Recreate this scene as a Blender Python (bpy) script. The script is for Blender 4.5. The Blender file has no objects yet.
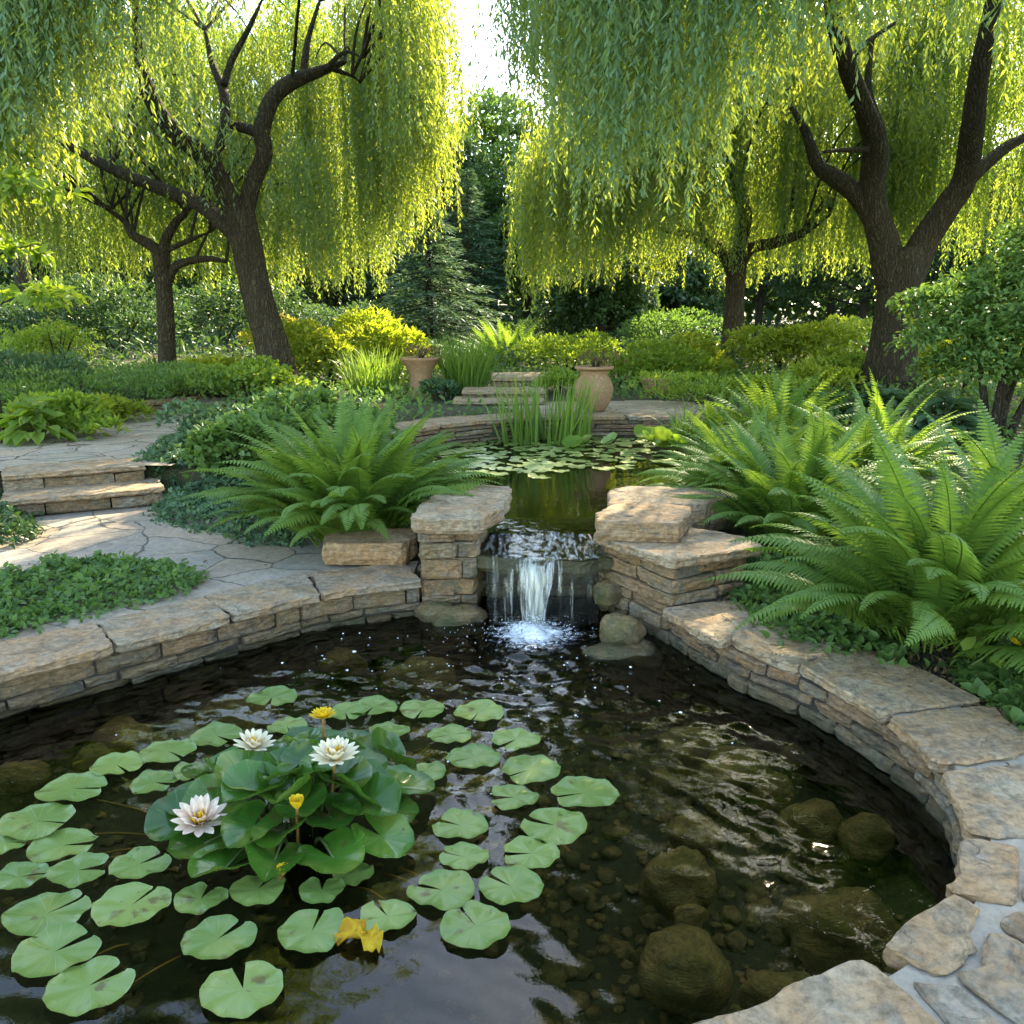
import bpy, math, random
import numpy as np
from mathutils import Vector, Matrix, noise as mnoise

sc = bpy.context.scene
COL = sc.collection
PI = math.pi
# ------------------------------------------------------------------ camera, sky, sun, exposure
F_PX, HOR, CAM_H = 800.0, 318.0, 1.6
PITCH = math.atan((512 - HOR) / F_PX)
cam = bpy.data.cameras.new('camera'); cam_o = bpy.data.objects.new('camera', cam); COL.objects.link(cam_o)
cam_o.location = (0, 0, CAM_H); cam_o.rotation_euler = (PI / 2 - PITCH, 0, 0)
cam.sensor_width = 36; cam.lens = 36 * F_PX / 1024; cam.clip_end = 2000; cam.clip_start = 0.05
sc.camera = cam_o
SUN_AZ, SUN_EL = math.radians(25), math.radians(39)      # azimuth from +Y towards +X
world = bpy.data.worlds.new('World'); sc.world = world; world.use_nodes = True
wn = world.node_tree
sky = wn.nodes.new('ShaderNodeTexSky'); sky.sky_type = 'NISHITA'; sky.sun_disc = False
sky.sun_elevation = SUN_EL; sky.sun_rotation = SUN_AZ
sky.air_density = 1.0; sky.dust_density = .5; sky.ozone_density = 1.0
bg = wn.nodes['Background']; bg.inputs[1].default_value = 0.15
wn.links.new(sky.outputs[0], bg.inputs[0])
sl = bpy.data.lights.new('sun', 'SUN'); sl.energy = 3.4; sl.angle = math.radians(0.5); sl.color = (1, 0.9, 0.72)
sun_o = bpy.data.objects.new('sun', sl); COL.objects.link(sun_o)
sd = Vector((math.sin(SUN_AZ) * math.cos(SUN_EL), math.cos(SUN_AZ) * math.cos(SUN_EL), math.sin(SUN_EL)))
sun_o.rotation_euler = sd.to_track_quat('Z', 'Y').to_euler()
sun_o.location = (0, 0, 30)
vs = sc.view_settings
vs.view_transform = 'Standard'; vs.look = 'None'; vs.gamma = 1; vs.use_curve_mapping = False
vs.exposure = 2.85
vs.use_white_balance = True; vs.white_balance_temperature = 7800; vs.white_balance_tint = 6
cy = sc.cycles
cy.max_bounces = 8; cy.diffuse_bounces = 4; cy.glossy_bounces = 4; cy.transmission_bounces = 6; cy.transparent_max_bounces = 16
cy.use_denoising = True
cy.sample_clamp_indirect = 6

# ------------------------------------------------------------------ geometry helpers
CP, SP = math.cos(PITCH), math.sin(PITCH)
def G(px, py, z=0.0):
    v = 512 - py; fw = F_PX * CP + v * SP; dn = F_PX * SP - v * CP
    k = (CAM_H - z) / dn
    return ((px - 512) * k, fw * k, z)
def at(px, py, Y):
    v = 512 - py; fw = F_PX * CP + v * SP; dn = F_PX * SP - v * CP
    k = Y / fw
    return ((px - 512) * k, Y, CAM_H - dn * k)
def sm(t): t = np.clip(t, 0, 1); return t * t * (3 - 2 * t)

def link(o, parent=None):
    COL.objects.link(o)
    if parent is not None: o.parent = parent
    return o
def tag(o, label=None, cat=None, group=None, kind=None):
    if label: o['label'] = label
    if cat: o['category'] = cat
    if group: o['group'] = group
    if kind: o['kind'] = kind
    return o
def empty(name, loc=(0, 0, 0), rz=0, label=None, cat=None, group=None):
    o = bpy.data.objects.new(name, None); o.empty_display_size = .1
    o.location = loc; o.rotation_euler = (0, 0, rz); link(o)
    return tag(o, label, cat, group)
def build(name, V, F, mat, parent=None, var=None, smooth=False, loc=None):
    """V (n,3); F (m,k) array of equal faces, or a list of lists"""
    me = bpy.data.meshes.new(name)
    V = np.asarray(V, dtype=np.float32)
    if isinstance(F, np.ndarray):
        m, k = F.shape
        me.vertices.add(len(V)); me.vertices.foreach_set('co', V.ravel())
        me.loops.add(m * k); me.loops.foreach_set('vertex_index', F.astype(np.int32).ravel())
        me.polygons.add(m); me.polygons.foreach_set('loop_start', np.arange(0, m * k, k, dtype=np.int32))
        me.polygons.foreach_set('loop_total', np.full(m, k, dtype=np.int32))
        me.update(calc_edges=True)
    else:
        me.from_pydata([tuple(map(float, v)) for v in V], [], F); me.update()
    if var is not None:
        a = me.attributes.new('var', 'FLOAT', 'POINT')
        a.data.foreach_set('value', np.broadcast_to(np.asarray(var, dtype=np.float32), (len(V),)).copy())
    if smooth: me.polygons.foreach_set('use_smooth', np.ones(len(me.polygons), dtype=bool))
    if isinstance(mat, (list, tuple)):
        for q in mat: me.materials.append(q)
    else: me.materials.append(mat)
    o = bpy.data.objects.new(name, me)
    if loc is not None: o.location = loc
    return link(o, parent)
class MB:
    def __init__(s): s.V = []; s.F = []; s.A = []; s.n = 0
    def add(s, V, F, var=.5):
        V = np.asarray(V, dtype=float); s.V.append(V); s.A.append(np.full(len(V), var))
        s.F.extend([[int(i) + s.n for i in f] for f in F]); s.n += len(V)
    def build(s, name, mat, parent=None, smooth=False, off=None):
        V = np.concatenate(s.V)
        if off is not None: V = V - np.asarray(off)
        return build(name, V, s.F, mat, parent, np.concatenate(s.A), smooth)
def nrm(a): return a / np.maximum(np.linalg.norm(a, axis=-1, keepdims=True), 1e-9)
def inpoly(x, y, poly):
    r = np.zeros(np.shape(x), bool); n = len(poly); j = n - 1
    for i in range(n):
        xi, yi = poly[i][:2]; xj, yj = poly[j][:2]
        c = ((yi > y) != (yj > y)) & (x < (xj - xi) * (y - yi) / (yj - yi + 1e-12) + xi)
        r ^= c; j = i
    return r
def polydist(x, y, poly, closed=True):
    d = np.full(np.shape(x), 1e9); n = len(poly)
    for i in range(n if closed else n - 1):
        ax, ay = poly[i][:2]; bx, by = poly[(i + 1) % n][:2]
        L = (bx - ax) ** 2 + (by - ay) ** 2 + 1e-12
        t = np.clip(((x - ax) * (bx - ax) + (y - ay) * (by - ay)) / L, 0, 1)
        d = np.minimum(d, np.hypot(x - ax - t * (bx - ax), y - ay - t * (by - ay)))
    return d
def spline(pts, per=8, closed=False):
    P = np.asarray(pts, float); n = len(P); out = []
    rng_ = range(n if closed else n - 1)
    for i in rng_:
        if closed: p0, p1, p2, p3 = P[(i - 1) % n], P[i], P[(i + 1) % n], P[(i + 2) % n]
        else: p0, p1, p2, p3 = P[max(i - 1, 0)], P[i], P[i + 1], P[min(i + 2, n - 1)]
        for t in np.arange(per) / per:
            out.append(.5 * ((2 * p1) + (-p0 + p2) * t + (2 * p0 - 5 * p1 + 4 * p2 - p3) * t * t + (-p0 + 3 * p1 - 3 * p2 + p3) * t ** 3))
    if not closed: out.append(P[-1])
    return np.array(out)
def resample(P, step):
    P = np.asarray(P, float); seg = np.linalg.norm(np.diff(P, axis=0), axis=1); s = np.r_[0, np.cumsum(seg)]
    n = max(2, int(s[-1] / step) + 1); t = np.linspace(0, s[-1], n)
    return np.stack([np.interp(t, s, P[:, k]) for k in range(P.shape[1])], 1)
def N3(p, s=1.0, o=0.0): return mnoise.noise(Vector((p[0] * s + o, p[1] * s - o, p[2] * s + 2 * o)))

def tube(path, radii, seg=10, rough=0.0, seed=0, cap=True, smooth_per=5):
    P = np.asarray(path, float); R = np.asarray(radii, float)
    if smooth_per > 1 and len(P) > 2:
        Q = spline(np.c_[P, R], smooth_per); P, R = Q[:, :3], Q[:, 3]
    n = len(P); T = nrm(np.gradient(P, axis=0))
    u = np.cross(T[0], (0, 0, 1.0)) if abs(T[0][2]) < .9 else np.cross(T[0], (0, 1.0, 0)); u = u / np.linalg.norm(u)
    V = []
    for i in range(n):
        u = u - T[i] * np.dot(u, T[i]); u = u / np.linalg.norm(u); w = np.cross(T[i], u)
        for k in range(seg):
            a = 2 * PI * k / seg
            r = R[i]
            if rough: r *= 1 + rough * N3(P[i] + (math.cos(a) * .3, math.sin(a) * .3, 0), 3.0, seed) + rough * .6 * math.sin(a * 5 + seed)
            V.append(P[i] + (u * math.cos(a) + w * math.sin(a)) * max(r, .0005))
    F = [[i * seg + k, i * seg + (k + 1) % seg, (i + 1) * seg + (k + 1) % seg, (i + 1) * seg + k] for i in range(n - 1) for k in range(seg)]
    if cap: F.append(list(range((n - 1) * seg, n * seg))); F.append(list(range(seg))[::-1])
    return np.array(V), F

# ---- leaf generators
def leaf4(P, D, Nn, L, W, fold=.15):
    n = len(P); D = nrm(D); S = nrm(np.cross(D, Nn)); U = np.cross(S, D)
    L = np.broadcast_to(np.asarray(L, float), (n,))[:, None]; W = np.broadcast_to(np.asarray(W, float), (n,))[:, None]
    m = P + D * L * .42
    V = np.stack([P, m - S * W * .5 + U * W * fold, P + D * L, m + S * W * .5 + U * W * fold], 1).reshape(-1, 3)
    return V, np.arange(4 * n).reshape(n, 4)
def leaf6(P, D, Nn, L, W, fold=.18, droop=.15):
    n = len(P); D = nrm(D); S = nrm(np.cross(D, Nn)); U = np.cross(S, D)
    L = np.broadcast_to(np.asarray(L, float), (n,))[:, None]; W = np.broadcast_to(np.asarray(W, float), (n,))[:, None]
    a = P + D * L * .28; b = P + D * L * .68 - U * L * droop * .4; t = P + D * L - U * L * droop
    h = S * W * .5; f = U * W * fold
    V = np.stack([P, a - h + f, b - h * .78 + f, t, b + h * .78 + f, a + h + f], 1).reshape(-1, 3)
    i = np.arange(n)[:, None] * 6
    F = np.concatenate([i + np.array([0, 1, 2, 3]), i + np.array([0, 3, 4, 5])], 0)
    return V, F
def rdir(rng, n): return nrm(rng.normal(size=(n, 3)))

# ------------------------------------------------------------------ material helpers
def mat(name):
    m = bpy.data.materials.new(name); m.use_nodes = True; nt = m.node_tree; nt.nodes.clear()
    out = nt.nodes.new('ShaderNodeOutputMaterial')
    return m, nt, out
def nd(nt, t, **kw):
    n = nt.nodes.new('ShaderNode' + t)
    for k, v in kw.items():
        if k.startswith('i_'):
            key = k[2:]; key = int(key) if key.isdigit() else key.replace('_', ' ')
            n.inputs[key].default_value = v
        else: setattr(n, k, v)
    return n
def lk(nt, a, b): nt.links.new(a, b)
def ramp(nt, fac, stops, interp='LINEAR'):
    r = nt.nodes.new('ShaderNodeValToRGB'); r.color_ramp.interpolation = interp
    e = r.color_ramp.elements
    while len(e) < len(stops): e.new(.5)
    for q, (p, c) in zip(e, stops):
        q.position = p; q.color = (c[0], c[1], c[2], 1) if len(c) > 2 else (c[0],) * 3 + (1,)
    lk(nt, fac, r.inputs[0]); return r.outputs[0]
def mixc(nt, fac, a, b, mode='MIX'):
    n = nt.nodes.new('ShaderNodeMix'); n.data_type = 'RGBA'; n.blend_type = mode
    for s, v in ((n.inputs[0], fac), (n.inputs[6], a), (n.inputs[7], b)):
        if hasattr(v, 'links') or isinstance(v, bpy.types.NodeSocket): lk(nt, v, s)
        elif isinstance(v, tuple): s.default_value = (*v, 1) if len(v) == 3 else v
        else: s.default_value = v
    return n.outputs[2]
def math_(nt, op, a, b=None, clamp=False):
    n = nt.nodes.new('ShaderNodeMath'); n.operation = op; n.use_clamp = clamp
    for s, v in ((n.inputs[0], a), (n.inputs[1], b)):
        if v is None: continue
        if isinstance(v, bpy.types.NodeSocket): lk(nt, v, s)
        else: s.default_value = v
    return n.outputs[0]
def var_(nt): return nd(nt, 'Attribute', attribute_name='var').outputs['Fac']
def noise_(nt, scale, detail=4, rough=.55, vec=None, dist=0.0):
    n = nd(nt, 'TexNoise', i_Scale=scale, i_Detail=detail, i_Roughness=rough, i_Distortion=dist)
    if vec is not None: lk(nt, vec, n.inputs['Vector'])
    return n.outputs['Fac']
def objc(nt): return nd(nt, 'TexCoord').outputs['Object']
def posn(nt): return nd(nt, 'NewGeometry').outputs['Position']

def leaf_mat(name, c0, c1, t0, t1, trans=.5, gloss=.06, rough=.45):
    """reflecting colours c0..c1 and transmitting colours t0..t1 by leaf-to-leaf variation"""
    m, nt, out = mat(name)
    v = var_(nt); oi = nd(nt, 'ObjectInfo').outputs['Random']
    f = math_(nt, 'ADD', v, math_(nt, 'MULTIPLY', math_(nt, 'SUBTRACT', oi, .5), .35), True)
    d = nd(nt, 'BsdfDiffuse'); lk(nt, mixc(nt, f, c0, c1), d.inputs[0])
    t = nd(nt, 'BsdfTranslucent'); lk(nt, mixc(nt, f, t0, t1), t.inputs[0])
    mx = nd(nt, 'MixShader', i_0=trans); lk(nt, d.outputs[0], mx.inputs[1]); lk(nt, t.outputs[0], mx.inputs[2])
    g = nd(nt, 'BsdfGlossy', i_Roughness=rough); g.inputs[0].default_value = (.9, .95, 1, 1)
    fr = nd(nt, 'Fresnel', i_IOR=1.35)
    fac = math_(nt, 'ADD', math_(nt, 'MULTIPLY', fr.outputs[0], .03), gloss * .10)
    m2 = nd(nt, 'MixShader'); lk(nt, fac, m2.inputs[0])
    lk(nt, mx.outputs[0], m2.inputs[1]); lk(nt, g.outputs[0], m2.inputs[2])
    lk(nt, m2.outputs[0], out.inputs[0]); return m
M = {}
M['willow'] = leaf_mat('willow_leaf', (.095, .185, .12), (.15, .24, .12), (.33, .48, .055), (.55, .60, .06), .46, .08)
M['willow_far'] = leaf_mat('willow_leaf_pale', (.10, .175, .085), (.16, .23, .085), (.34, .47, .05), (.54, .58, .07), .48, .06)
M['fern'] = leaf_mat('fern_frond', (.075, .15, .03), (.12, .21, .04), (.22, .38, .04), (.33, .46, .05), .42, .05)
M['leaf_mid'] = leaf_mat('mid_green_leaf', (.06, .125, .036), (.11, .19, .05), (.13, .26, .04), (.22, .36, .05), .38, .08, .4)
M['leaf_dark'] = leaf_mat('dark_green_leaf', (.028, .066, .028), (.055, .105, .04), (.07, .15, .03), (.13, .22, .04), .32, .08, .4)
M['leaf_blue'] = leaf_mat('blue_green_leaf', (.05, .11, .065), (.085, .155, .075), (.10, .2, .05), (.17, .27, .06), .32, .08, .4)
M['leaf_yellow'] = leaf_mat('yellow_green_leaf', (.15, .23, .035), (.25, .30, .05), (.36, .50, .03), (.52, .56, .04), .5, .06)
M['leaf_lime'] = leaf_mat('lime_leaf', (.11, .20, .035), (.19, .27, .05), (.27, .44, .03), (.40, .5, .04), .48, .06)
M['leaf_orange'] = leaf_mat('orange_leaf', (.24, .15, .05), (.22, .20, .04), (.45, .28, .06), (.45, .45, .05), .5, .06)
M['leaf_brown'] = leaf_mat('dry_leaf', (.09, .06, .03), (.13, .10, .05), (.12, .08, .03), (.18, .13, .05), .25, .03)
M['conifer'] = leaf_mat('hazy_conifer_needles', (.05, .105, .065), (.09, .15, .08), (.10, .19, .07), (.15, .25, .08), .3, .05)  # needles brightened, with distance haze put into their colours
M['grass'] = leaf_mat('grass_blade', (.06, .13, .025), (.11, .19, .045), (.20, .36, .04), (.34, .46, .06), .45, .08, .35)
M['red_leaf'] = leaf_mat('red_leaf', (.16, .02, .02), (.24, .05, .03), (.3, .03, .02), (.4, .06, .03), .4, .05)

def bark_mat(name, c0, c1, c2):
    m, nt, out = mat(name); o = objc(nt)
    mp = nd(nt, 'Mapping'); mp.inputs['Scale'].default_value = (1, 1, .085); lk(nt, o, mp.inputs[0])
    n1 = noise_(nt, 22, 6, .65, mp.outputs[0], .6); n2 = noise_(nt, 2.2, 3, .5, o)
    nz = nd(nt, 'TexNoise', i_Scale=6, i_Detail=4); lk(nt, o, nz.inputs['Vector']); dv = nd(nt, 'VectorMath', operation='MULTIPLY_ADD'); lk(nt, nz.outputs['Color'], dv.inputs[0]); dv.inputs[1].default_value = (.14, .14, .05); lk(nt, mp.outputs[0], dv.inputs[2])
    vo = nd(nt, 'TexVoronoi', i_Scale=30, feature='DISTANCE_TO_EDGE'); lk(nt, dv.outputs[0], vo.inputs['Vector'])
    fur = math_(nt, 'MULTIPLY', vo.outputs[0], 2.2, True)
    c = mixc(nt, n1, c0, c1); c = mixc(nt, math_(nt, 'MULTIPLY', n2, .55), c, c2); c = mixc(nt, 1.0, c, ramp(nt, fur, [(0, (.4,)), (.6, (1,))]), 'MULTIPLY')
    b = nd(nt, 'BsdfPrincipled', i_Roughness=.9); b.inputs['Specular IOR Level'].default_value = .2
    lk(nt, c, b.inputs['Base Color'])
    bp = nd(nt, 'Bump', i_Strength=1.0, i_Distance=.05)
    lk(nt, math_(nt, 'ADD', fur, math_(nt, 'MULTIPLY', n1, .8)), bp.inputs['Height']); lk(nt, bp.outputs[0], b.inputs['Normal'])
    lk(nt, b.outputs[0], out.inputs[0]); return m
M['bark'] = bark_mat('bark', (.04, .029, .02), (.15, .108, .072), (.085, .085, .045))
M['twig'] = bark_mat('twig_bark', (.05, .04, .03), (.11, .085, .06), (.08, .08, .045))

def stone_mat(name, stops, wet_z=None, moss=.0, scale=1.0, bump=.5, rough=.85, lichen=.25):
    m, nt, out = mat(name); p = posn(nt); v = var_(nt)
    base = ramp(nt, v, stops)
    pv = nd(nt, 'VectorMath', operation='MULTIPLY_ADD'); cv = nd(nt, 'CombineXYZ'); lk(nt, v, cv.inputs[0]); lk(nt, v, cv.inputs[1])
    lk(nt, cv.outputs[0], pv.inputs[0]); pv.inputs[1].default_value = (17, 31, 0); lk(nt, p, pv.inputs[2]); p = pv.outputs[0]   # every stone its own grain
    n1 = noise_(nt, 4.5 * scale, 7, .66, p, .8); n2 = noise_(nt, 38 * scale, 8, .75, p); n3 = noise_(nt, 11 * scale, 5, .6, p, 1.5)
    mp = nd(nt, 'Mapping'); mp.inputs['Scale'].default_value = (1, 1, 7); lk(nt, p, mp.inputs[0])
    n4 = noise_(nt, 9 * scale, 7, .65, mp.outputs[0], 1.0)
    c = mixc(nt, ramp(nt, n1, [(.42, (0,)), (.56, (1,))]), base, mixc(nt, .6, base, (.36, .22, .11)))
    c = mixc(nt, ramp(nt, n3, [(.52, (0,)), (.62, (.85,))]), c, mixc(nt, .6, base, (.175, .155, .125)))
    c = mixc(nt, 1.0, c, ramp(nt, n2, [(.3, (.42,)), (.5, (.92,)), (.68, (1.22,))]), 'MULTIPLY')
    c = mixc(nt, 1.0, c, ramp(nt, n4, [(.36, (.6,)), (.52, (1.0,)), (.7, (1.15,))]), 'MULTIPLY')
    wv = nd(nt, 'TexVoronoi', i_Scale=3.2 * scale, feature='DISTANCE_TO_EDGE')
    dv = nd(nt, 'VectorMath', operation='MULTIPLY_ADD'); nz = nd(nt, 'TexNoise', i_Scale=7 * scale, i_Detail=5); lk(nt, p, nz.inputs['Vector']); lk(nt, nz.outputs['Color'], dv.inputs[0]); dv.inputs[1].default_value = (.35, .35, .35); lk(nt, p, dv.inputs[2]); lk(nt, dv.outputs[0], wv.inputs['Vector'])
    crack = math_(nt, 'MAXIMUM', ramp(nt, wv.outputs[0], [(0, (0,)), (.014, (1,))]), ramp(nt, n1, [(.40, (0,)), (.48, (1,))]))
    c = mixc(nt, crack, mixc(nt, .55, c, (.05, .042, .03)), c); c = mixc(nt, 1.0, c, (1.0, .93, .82), 'MULTIPLY')
    n5 = noise_(nt, 14 * scale, 3, .5, p)
    c = mixc(nt, math_(nt, 'MULTIPLY', ramp(nt, n5, [(.62, (0,)), (.7, (1,))]), lichen), c, (.44, .40, .33))
    if moss:
        n6 = noise_(nt, 4.0, 5, .65, p)
        c = mixc(nt, math_(nt, 'MULTIPLY', ramp(nt, n6, [(.45, (0,)), (.6, (1,))]), moss), c, (.055, .07, .015))
    b = nd(nt, 'BsdfPrincipled'); r = rough
    if wet_z is not None:       # algae and wet stain along the water line
        z = nd(nt, 'SeparateXYZ'); lk(nt, posn(nt), z.inputs[0])
        w = math_(nt, 'ADD', z.outputs[2], math_(nt, 'MULTIPLY', math_(nt, 'SUBTRACT', n3, .5), .16))
        k = nd(nt, 'MapRange', i_1=wet_z - .02, i_2=wet_z + .07, i_3=1.0, i_4=0.0); lk(nt, w, k.inputs[0])
        c = mixc(nt, math_(nt, 'MULTIPLY', k.outputs[0], .85), c, (.035, .036, .014))
        rr = nd(nt, 'MapRange', i_1=0.0, i_2=1.0, i_3=rough, i_4=.35); lk(nt, k.outputs[0], rr.inputs[0]); lk(nt, rr.outputs[0], b.inputs['Roughness'])
    else: b.inputs['Roughness'].default_value = r
    b.inputs['Specular IOR Level'].default_value = .35
    lk(nt, c, b.inputs['Base Color'])
    bp = nd(nt, 'Bump', i_Strength=bump, i_Distance=.02)
    h = math_(nt, 'ADD', math_(nt, 'ADD', math_(nt, 'MULTIPLY', n2, .45), math_(nt, 'MULTIPLY', crack, .35)), math_(nt, 'ADD', n4, math_(nt, 'ADD', math_(nt, 'MULTIPLY', n1, 1.3), math_(nt, 'MULTIPLY', n3, .6)))); lk(nt, h, bp.inputs['Height']); lk(nt, bp.outputs[0], b.inputs['Normal'])
    lk(nt, b.outputs[0], out.inputs[0]); return m
STOPS = [(0, (.20, .195, .175)), (.2, (.30, .25, .185)), (.4, (.35, .25, .16)), (.6, (.25, .235, .205)), (.8, (.34, .28, .205)), (1, (.37, .33, .265))]
WSTOPS = [(0, (.11, .10, .085)), (.2, (.24, .215, .175)), (.4, (.27, .165, .095)), (.55, (.16, .155, .145)), (.7, (.29, .22, .14)), (.85, (.22, .20, .17)), (1, (.36, .33, .28))]
M['slab'] = stone_mat('flagstone', STOPS, None, 0, 1.0, .8)
M['wall_stone'] = stone_mat('wall_stone', WSTOPS, .018, .2, 1.4, 1.0)
M['pier_stone'] = stone_mat('pier_stone', WSTOPS, .03, .3, 1.4, .8)
M['wet_stone'] = stone_mat('wet_ledge_stone', [(0, (.07, .062, .03)), (1, (.11, .085, .04))], 1.0, .4, 1.4, .6, .3, 0)
M['pond_stone'] = stone_mat('pond_stone', [(0, (.21, .155, .055)), (.5, (.28, .215, .08)), (1, (.34, .245, .105))], None, .55, 2.0, .8, .55, .05)
M['bed_pebble'] = stone_mat('bed_pebble', [(0, (.05, .04, .016)), (.5, (.08, .062, .025)), (1, (.13, .09, .04))], None, .4, 2.0, .6, .6, 0)
M['boulder'] = stone_mat('river_boulder', [(0, (.11, .095, .055)), (1, (.19, .155, .09))], .0, .6, 2.0, .8, .35, .1)

def plain(name, col, rough=.8, n=0, s=20, spec=.3, bump=0):
    m, nt, out = mat(name); b = nd(nt, 'BsdfPrincipled', i_Roughness=rough); b.inputs['Specular IOR Level'].default_value = spec
    if n:
        f = noise_(nt, s, 5, .6, posn(nt)); lk(nt, mixc(nt, f, tuple(x * (1 - n) for x in col), tuple(min(1, x * (1 + n)) for x in col)), b.inputs['Base Color'])
        if bump:
            bp = nd(nt, 'Bump', i_Strength=bump, i_Distance=.01); lk(nt, f, bp.inputs['Height']); lk(nt, bp.outputs[0], b.inputs['Normal'])
    else: b.inputs['Base Color'].default_value = (*col, 1)
    lk(nt, b.outputs[0], out.inputs[0]); return m
M['mortar'] = plain('mortar', (.30, .262, .205), .95, .35, 45, .2, .8)
M['dark_joint'] = plain('wall_core', (.035, .03, .024), .95, .4, 30)
M['stem'] = plain('green_stem', (.07, .10, .025), .6, .3, 12)
M['stalk'] = plain('lily_stalk', (.20, .11, .025), .5, .3, 12)
M['petal_white'] = leaf_mat('white_petal', (.78, .72, .52), (.84, .78, .60), (.5, .4, .3), (.6, .5, .35), .3, .05)
M['petal_pink'] = leaf_mat('blush_petal', (.74, .52, .42), (.84, .72, .58), (.5, .3, .22), (.6, .45, .32), .3, .05)
M['leaf_fallen'] = leaf_mat('fallen_leaf', (.45, .22, .02), (.6, .42, .03), (.5, .3, .02), (.6, .4, .03), .25, .05)
M['petal_yellow'] = leaf_mat('yellow_petal', (.72, .45, .02), (.80, .58, .04), (.6, .4, .02), (.7, .5, .04), .3, .05)
M['stamen'] = plain('yellow_stamen', (.75, .45, .03), .6, .25, 80)

def soil_mat():
    m, nt, out = mat('soil'); p = posn(nt)
    n1 = noise_(nt, 40, 6, .7, p); n2 = noise_(nt, 1.3, 4, .6, p); n3 = noise_(nt, 9, 5, .65, p)
    c = mixc(nt, n1, (.028, .02, .013), (.085, .06, .04))
    c = mixc(nt, ramp(nt, n2, [(.42, (0,)), (.6, (.8,))]), c, mixc(nt, n3, (.025, .045, .012), (.055, .085, .02)))
    b = nd(nt, 'BsdfPrincipled', i_Roughness=.95); lk(nt, c, b.inputs['Base Color'])
    bp = nd(nt, 'Bump', i_Strength=1.0, i_Distance=.03); lk(nt, math_(nt, 'ADD', n1, n3), bp.inputs['Height']); lk(nt, bp.outputs[0], b.inputs['Normal'])
    lk(nt, b.outputs[0], out.inputs[0]); return m
M['soil'] = soil_mat()
def bed_mat():
    m, nt, out = mat('pond_bed_silt'); p = posn(nt)
    n1 = noise_(nt, 28, 6, .7, p); n2 = noise_(nt, 2.2, 5, .6, p)
    c = mixc(nt, n2, (.014, .014, .006), (.045, .038, .015)); c = mixc(nt, 1.0, c, ramp(nt, n1, [(.3, (.55,)), (.65, (1.3,))]), 'MULTIPLY')
    b = nd(nt, 'BsdfPrincipled', i_Roughness=.9); lk(nt, c, b.inputs['Base Color'])
    bp = nd(nt, 'Bump', i_Strength=.8, i_Distance=.02); lk(nt, n1, bp.inputs['Height']); lk(nt, bp.outputs[0], b.inputs['Normal'])
    lk(nt, b.outputs[0], out.inputs[0]); return m
M['bed'] = bed_mat()
def flag_mat(name, scale, joint, jw, stops):
    """crazy paving: distorted cells with their own colour and dark or pale joints"""
    m, nt, out = mat(name); p = posn(nt)
    nz = nd(nt, 'TexNoise', i_Scale=2.2, i_Detail=5); lk(nt, p, nz.inputs['Vector'])
    off = nd(nt, 'VectorMath', operation='MULTIPLY_ADD'); lk(nt, nz.outputs['Color'], off.inputs[0]); off.inputs[1].default_value = (.28, .28, 0); lk(nt, p, off.inputs[2])
    fl = nd(nt, 'VectorMath', operation='MULTIPLY'); lk(nt, off.outputs[0], fl.inputs[0]); fl.inputs[1].default_value = (1, 1.25, 0)
    v1 = nd(nt, 'TexVoronoi', i_Scale=scale, feature='F1'); v2 = nd(nt, 'TexVoronoi', i_Scale=scale, feature='DISTANCE_TO_EDGE')
    lk(nt, fl.outputs[0], v1.inputs['Vector']); lk(nt, fl.outputs[0], v2.inputs['Vector'])
    sx = nd(nt, 'SeparateColor'); lk(nt, v1.outputs['Color'], sx.inputs[0])
    base = ramp(nt, sx.outputs[0], stops)
    n1 = noise_(nt, 5, 6, .65, p, .5); n2 = noise_(nt, 40, 5, .7, p); n3 = noise_(nt, 11, 4, .6, p, 1.0)
    c = mixc(nt, ramp(nt, n1, [(.4, (0,)), (.65, (.8,))]), base, mixc(nt, .5, base, (.36, .27, .18)))
    c = mixc(nt, 1.0, c, ramp(nt, n2, [(.25, (.68,)), (.65, (1.12,))]), 'MULTIPLY')
    c = mixc(nt, 1.0, c, ramp(nt, n3, [(.3, (.78,)), (.62, (1.08,))]), 'MULTIPLY')
    jn = math_(nt, 'ADD', v2.outputs['Distance'], math_(nt, 'MULTIPLY', math_(nt, 'SUBTRACT', n2, .5), jw * .8))
    j = nd(nt, 'MapRange', i_1=jw * .6, i_2=jw, i_3=0.0, i_4=1.0); lk(nt, jn, j.inputs[0])
    c = mixc(nt, j.outputs[0], joint, c)
    b = nd(nt, 'BsdfPrincipled', i_Roughness=.85); b.inputs['Specular IOR Level'].default_value = .35; lk(nt, c, b.inputs['Base Color'])
    bp = nd(nt, 'Bump', i_Strength=.7, i_Distance=.012)
    h = math_(nt, 'ADD', math_(nt, 'MULTIPLY', j.outputs[0], 1.2), math_(nt, 'ADD', math_(nt, 'MULTIPLY', n2, .4), math_(nt, 'MULTIPLY', n3, .8)))
    lk(nt, h, bp.inputs['Height']); lk(nt, bp.outputs[0], b.inputs['Normal'])
    lk(nt, b.outputs[0], out.inputs[0]); return m
M['patio'] = flag_mat('patio_flagstone', 1.75, (.085, .075, .06), .0105, [(0, (.20, .185, .16)), (.3, (.26, .23, .185)), (.55, (.31, .235, .165)), (.75, (.22, .205, .18)), (1, (.30, .26, .205))])
M['path'] = flag_mat('path_flagstone', 2.3, (.08, .065, .045), .02, [(0, (.26, .22, .17)), (.4, (.32, .26, .19)), (.7, (.28, .25, .21)), (1, (.36, .30, .23))])

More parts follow.
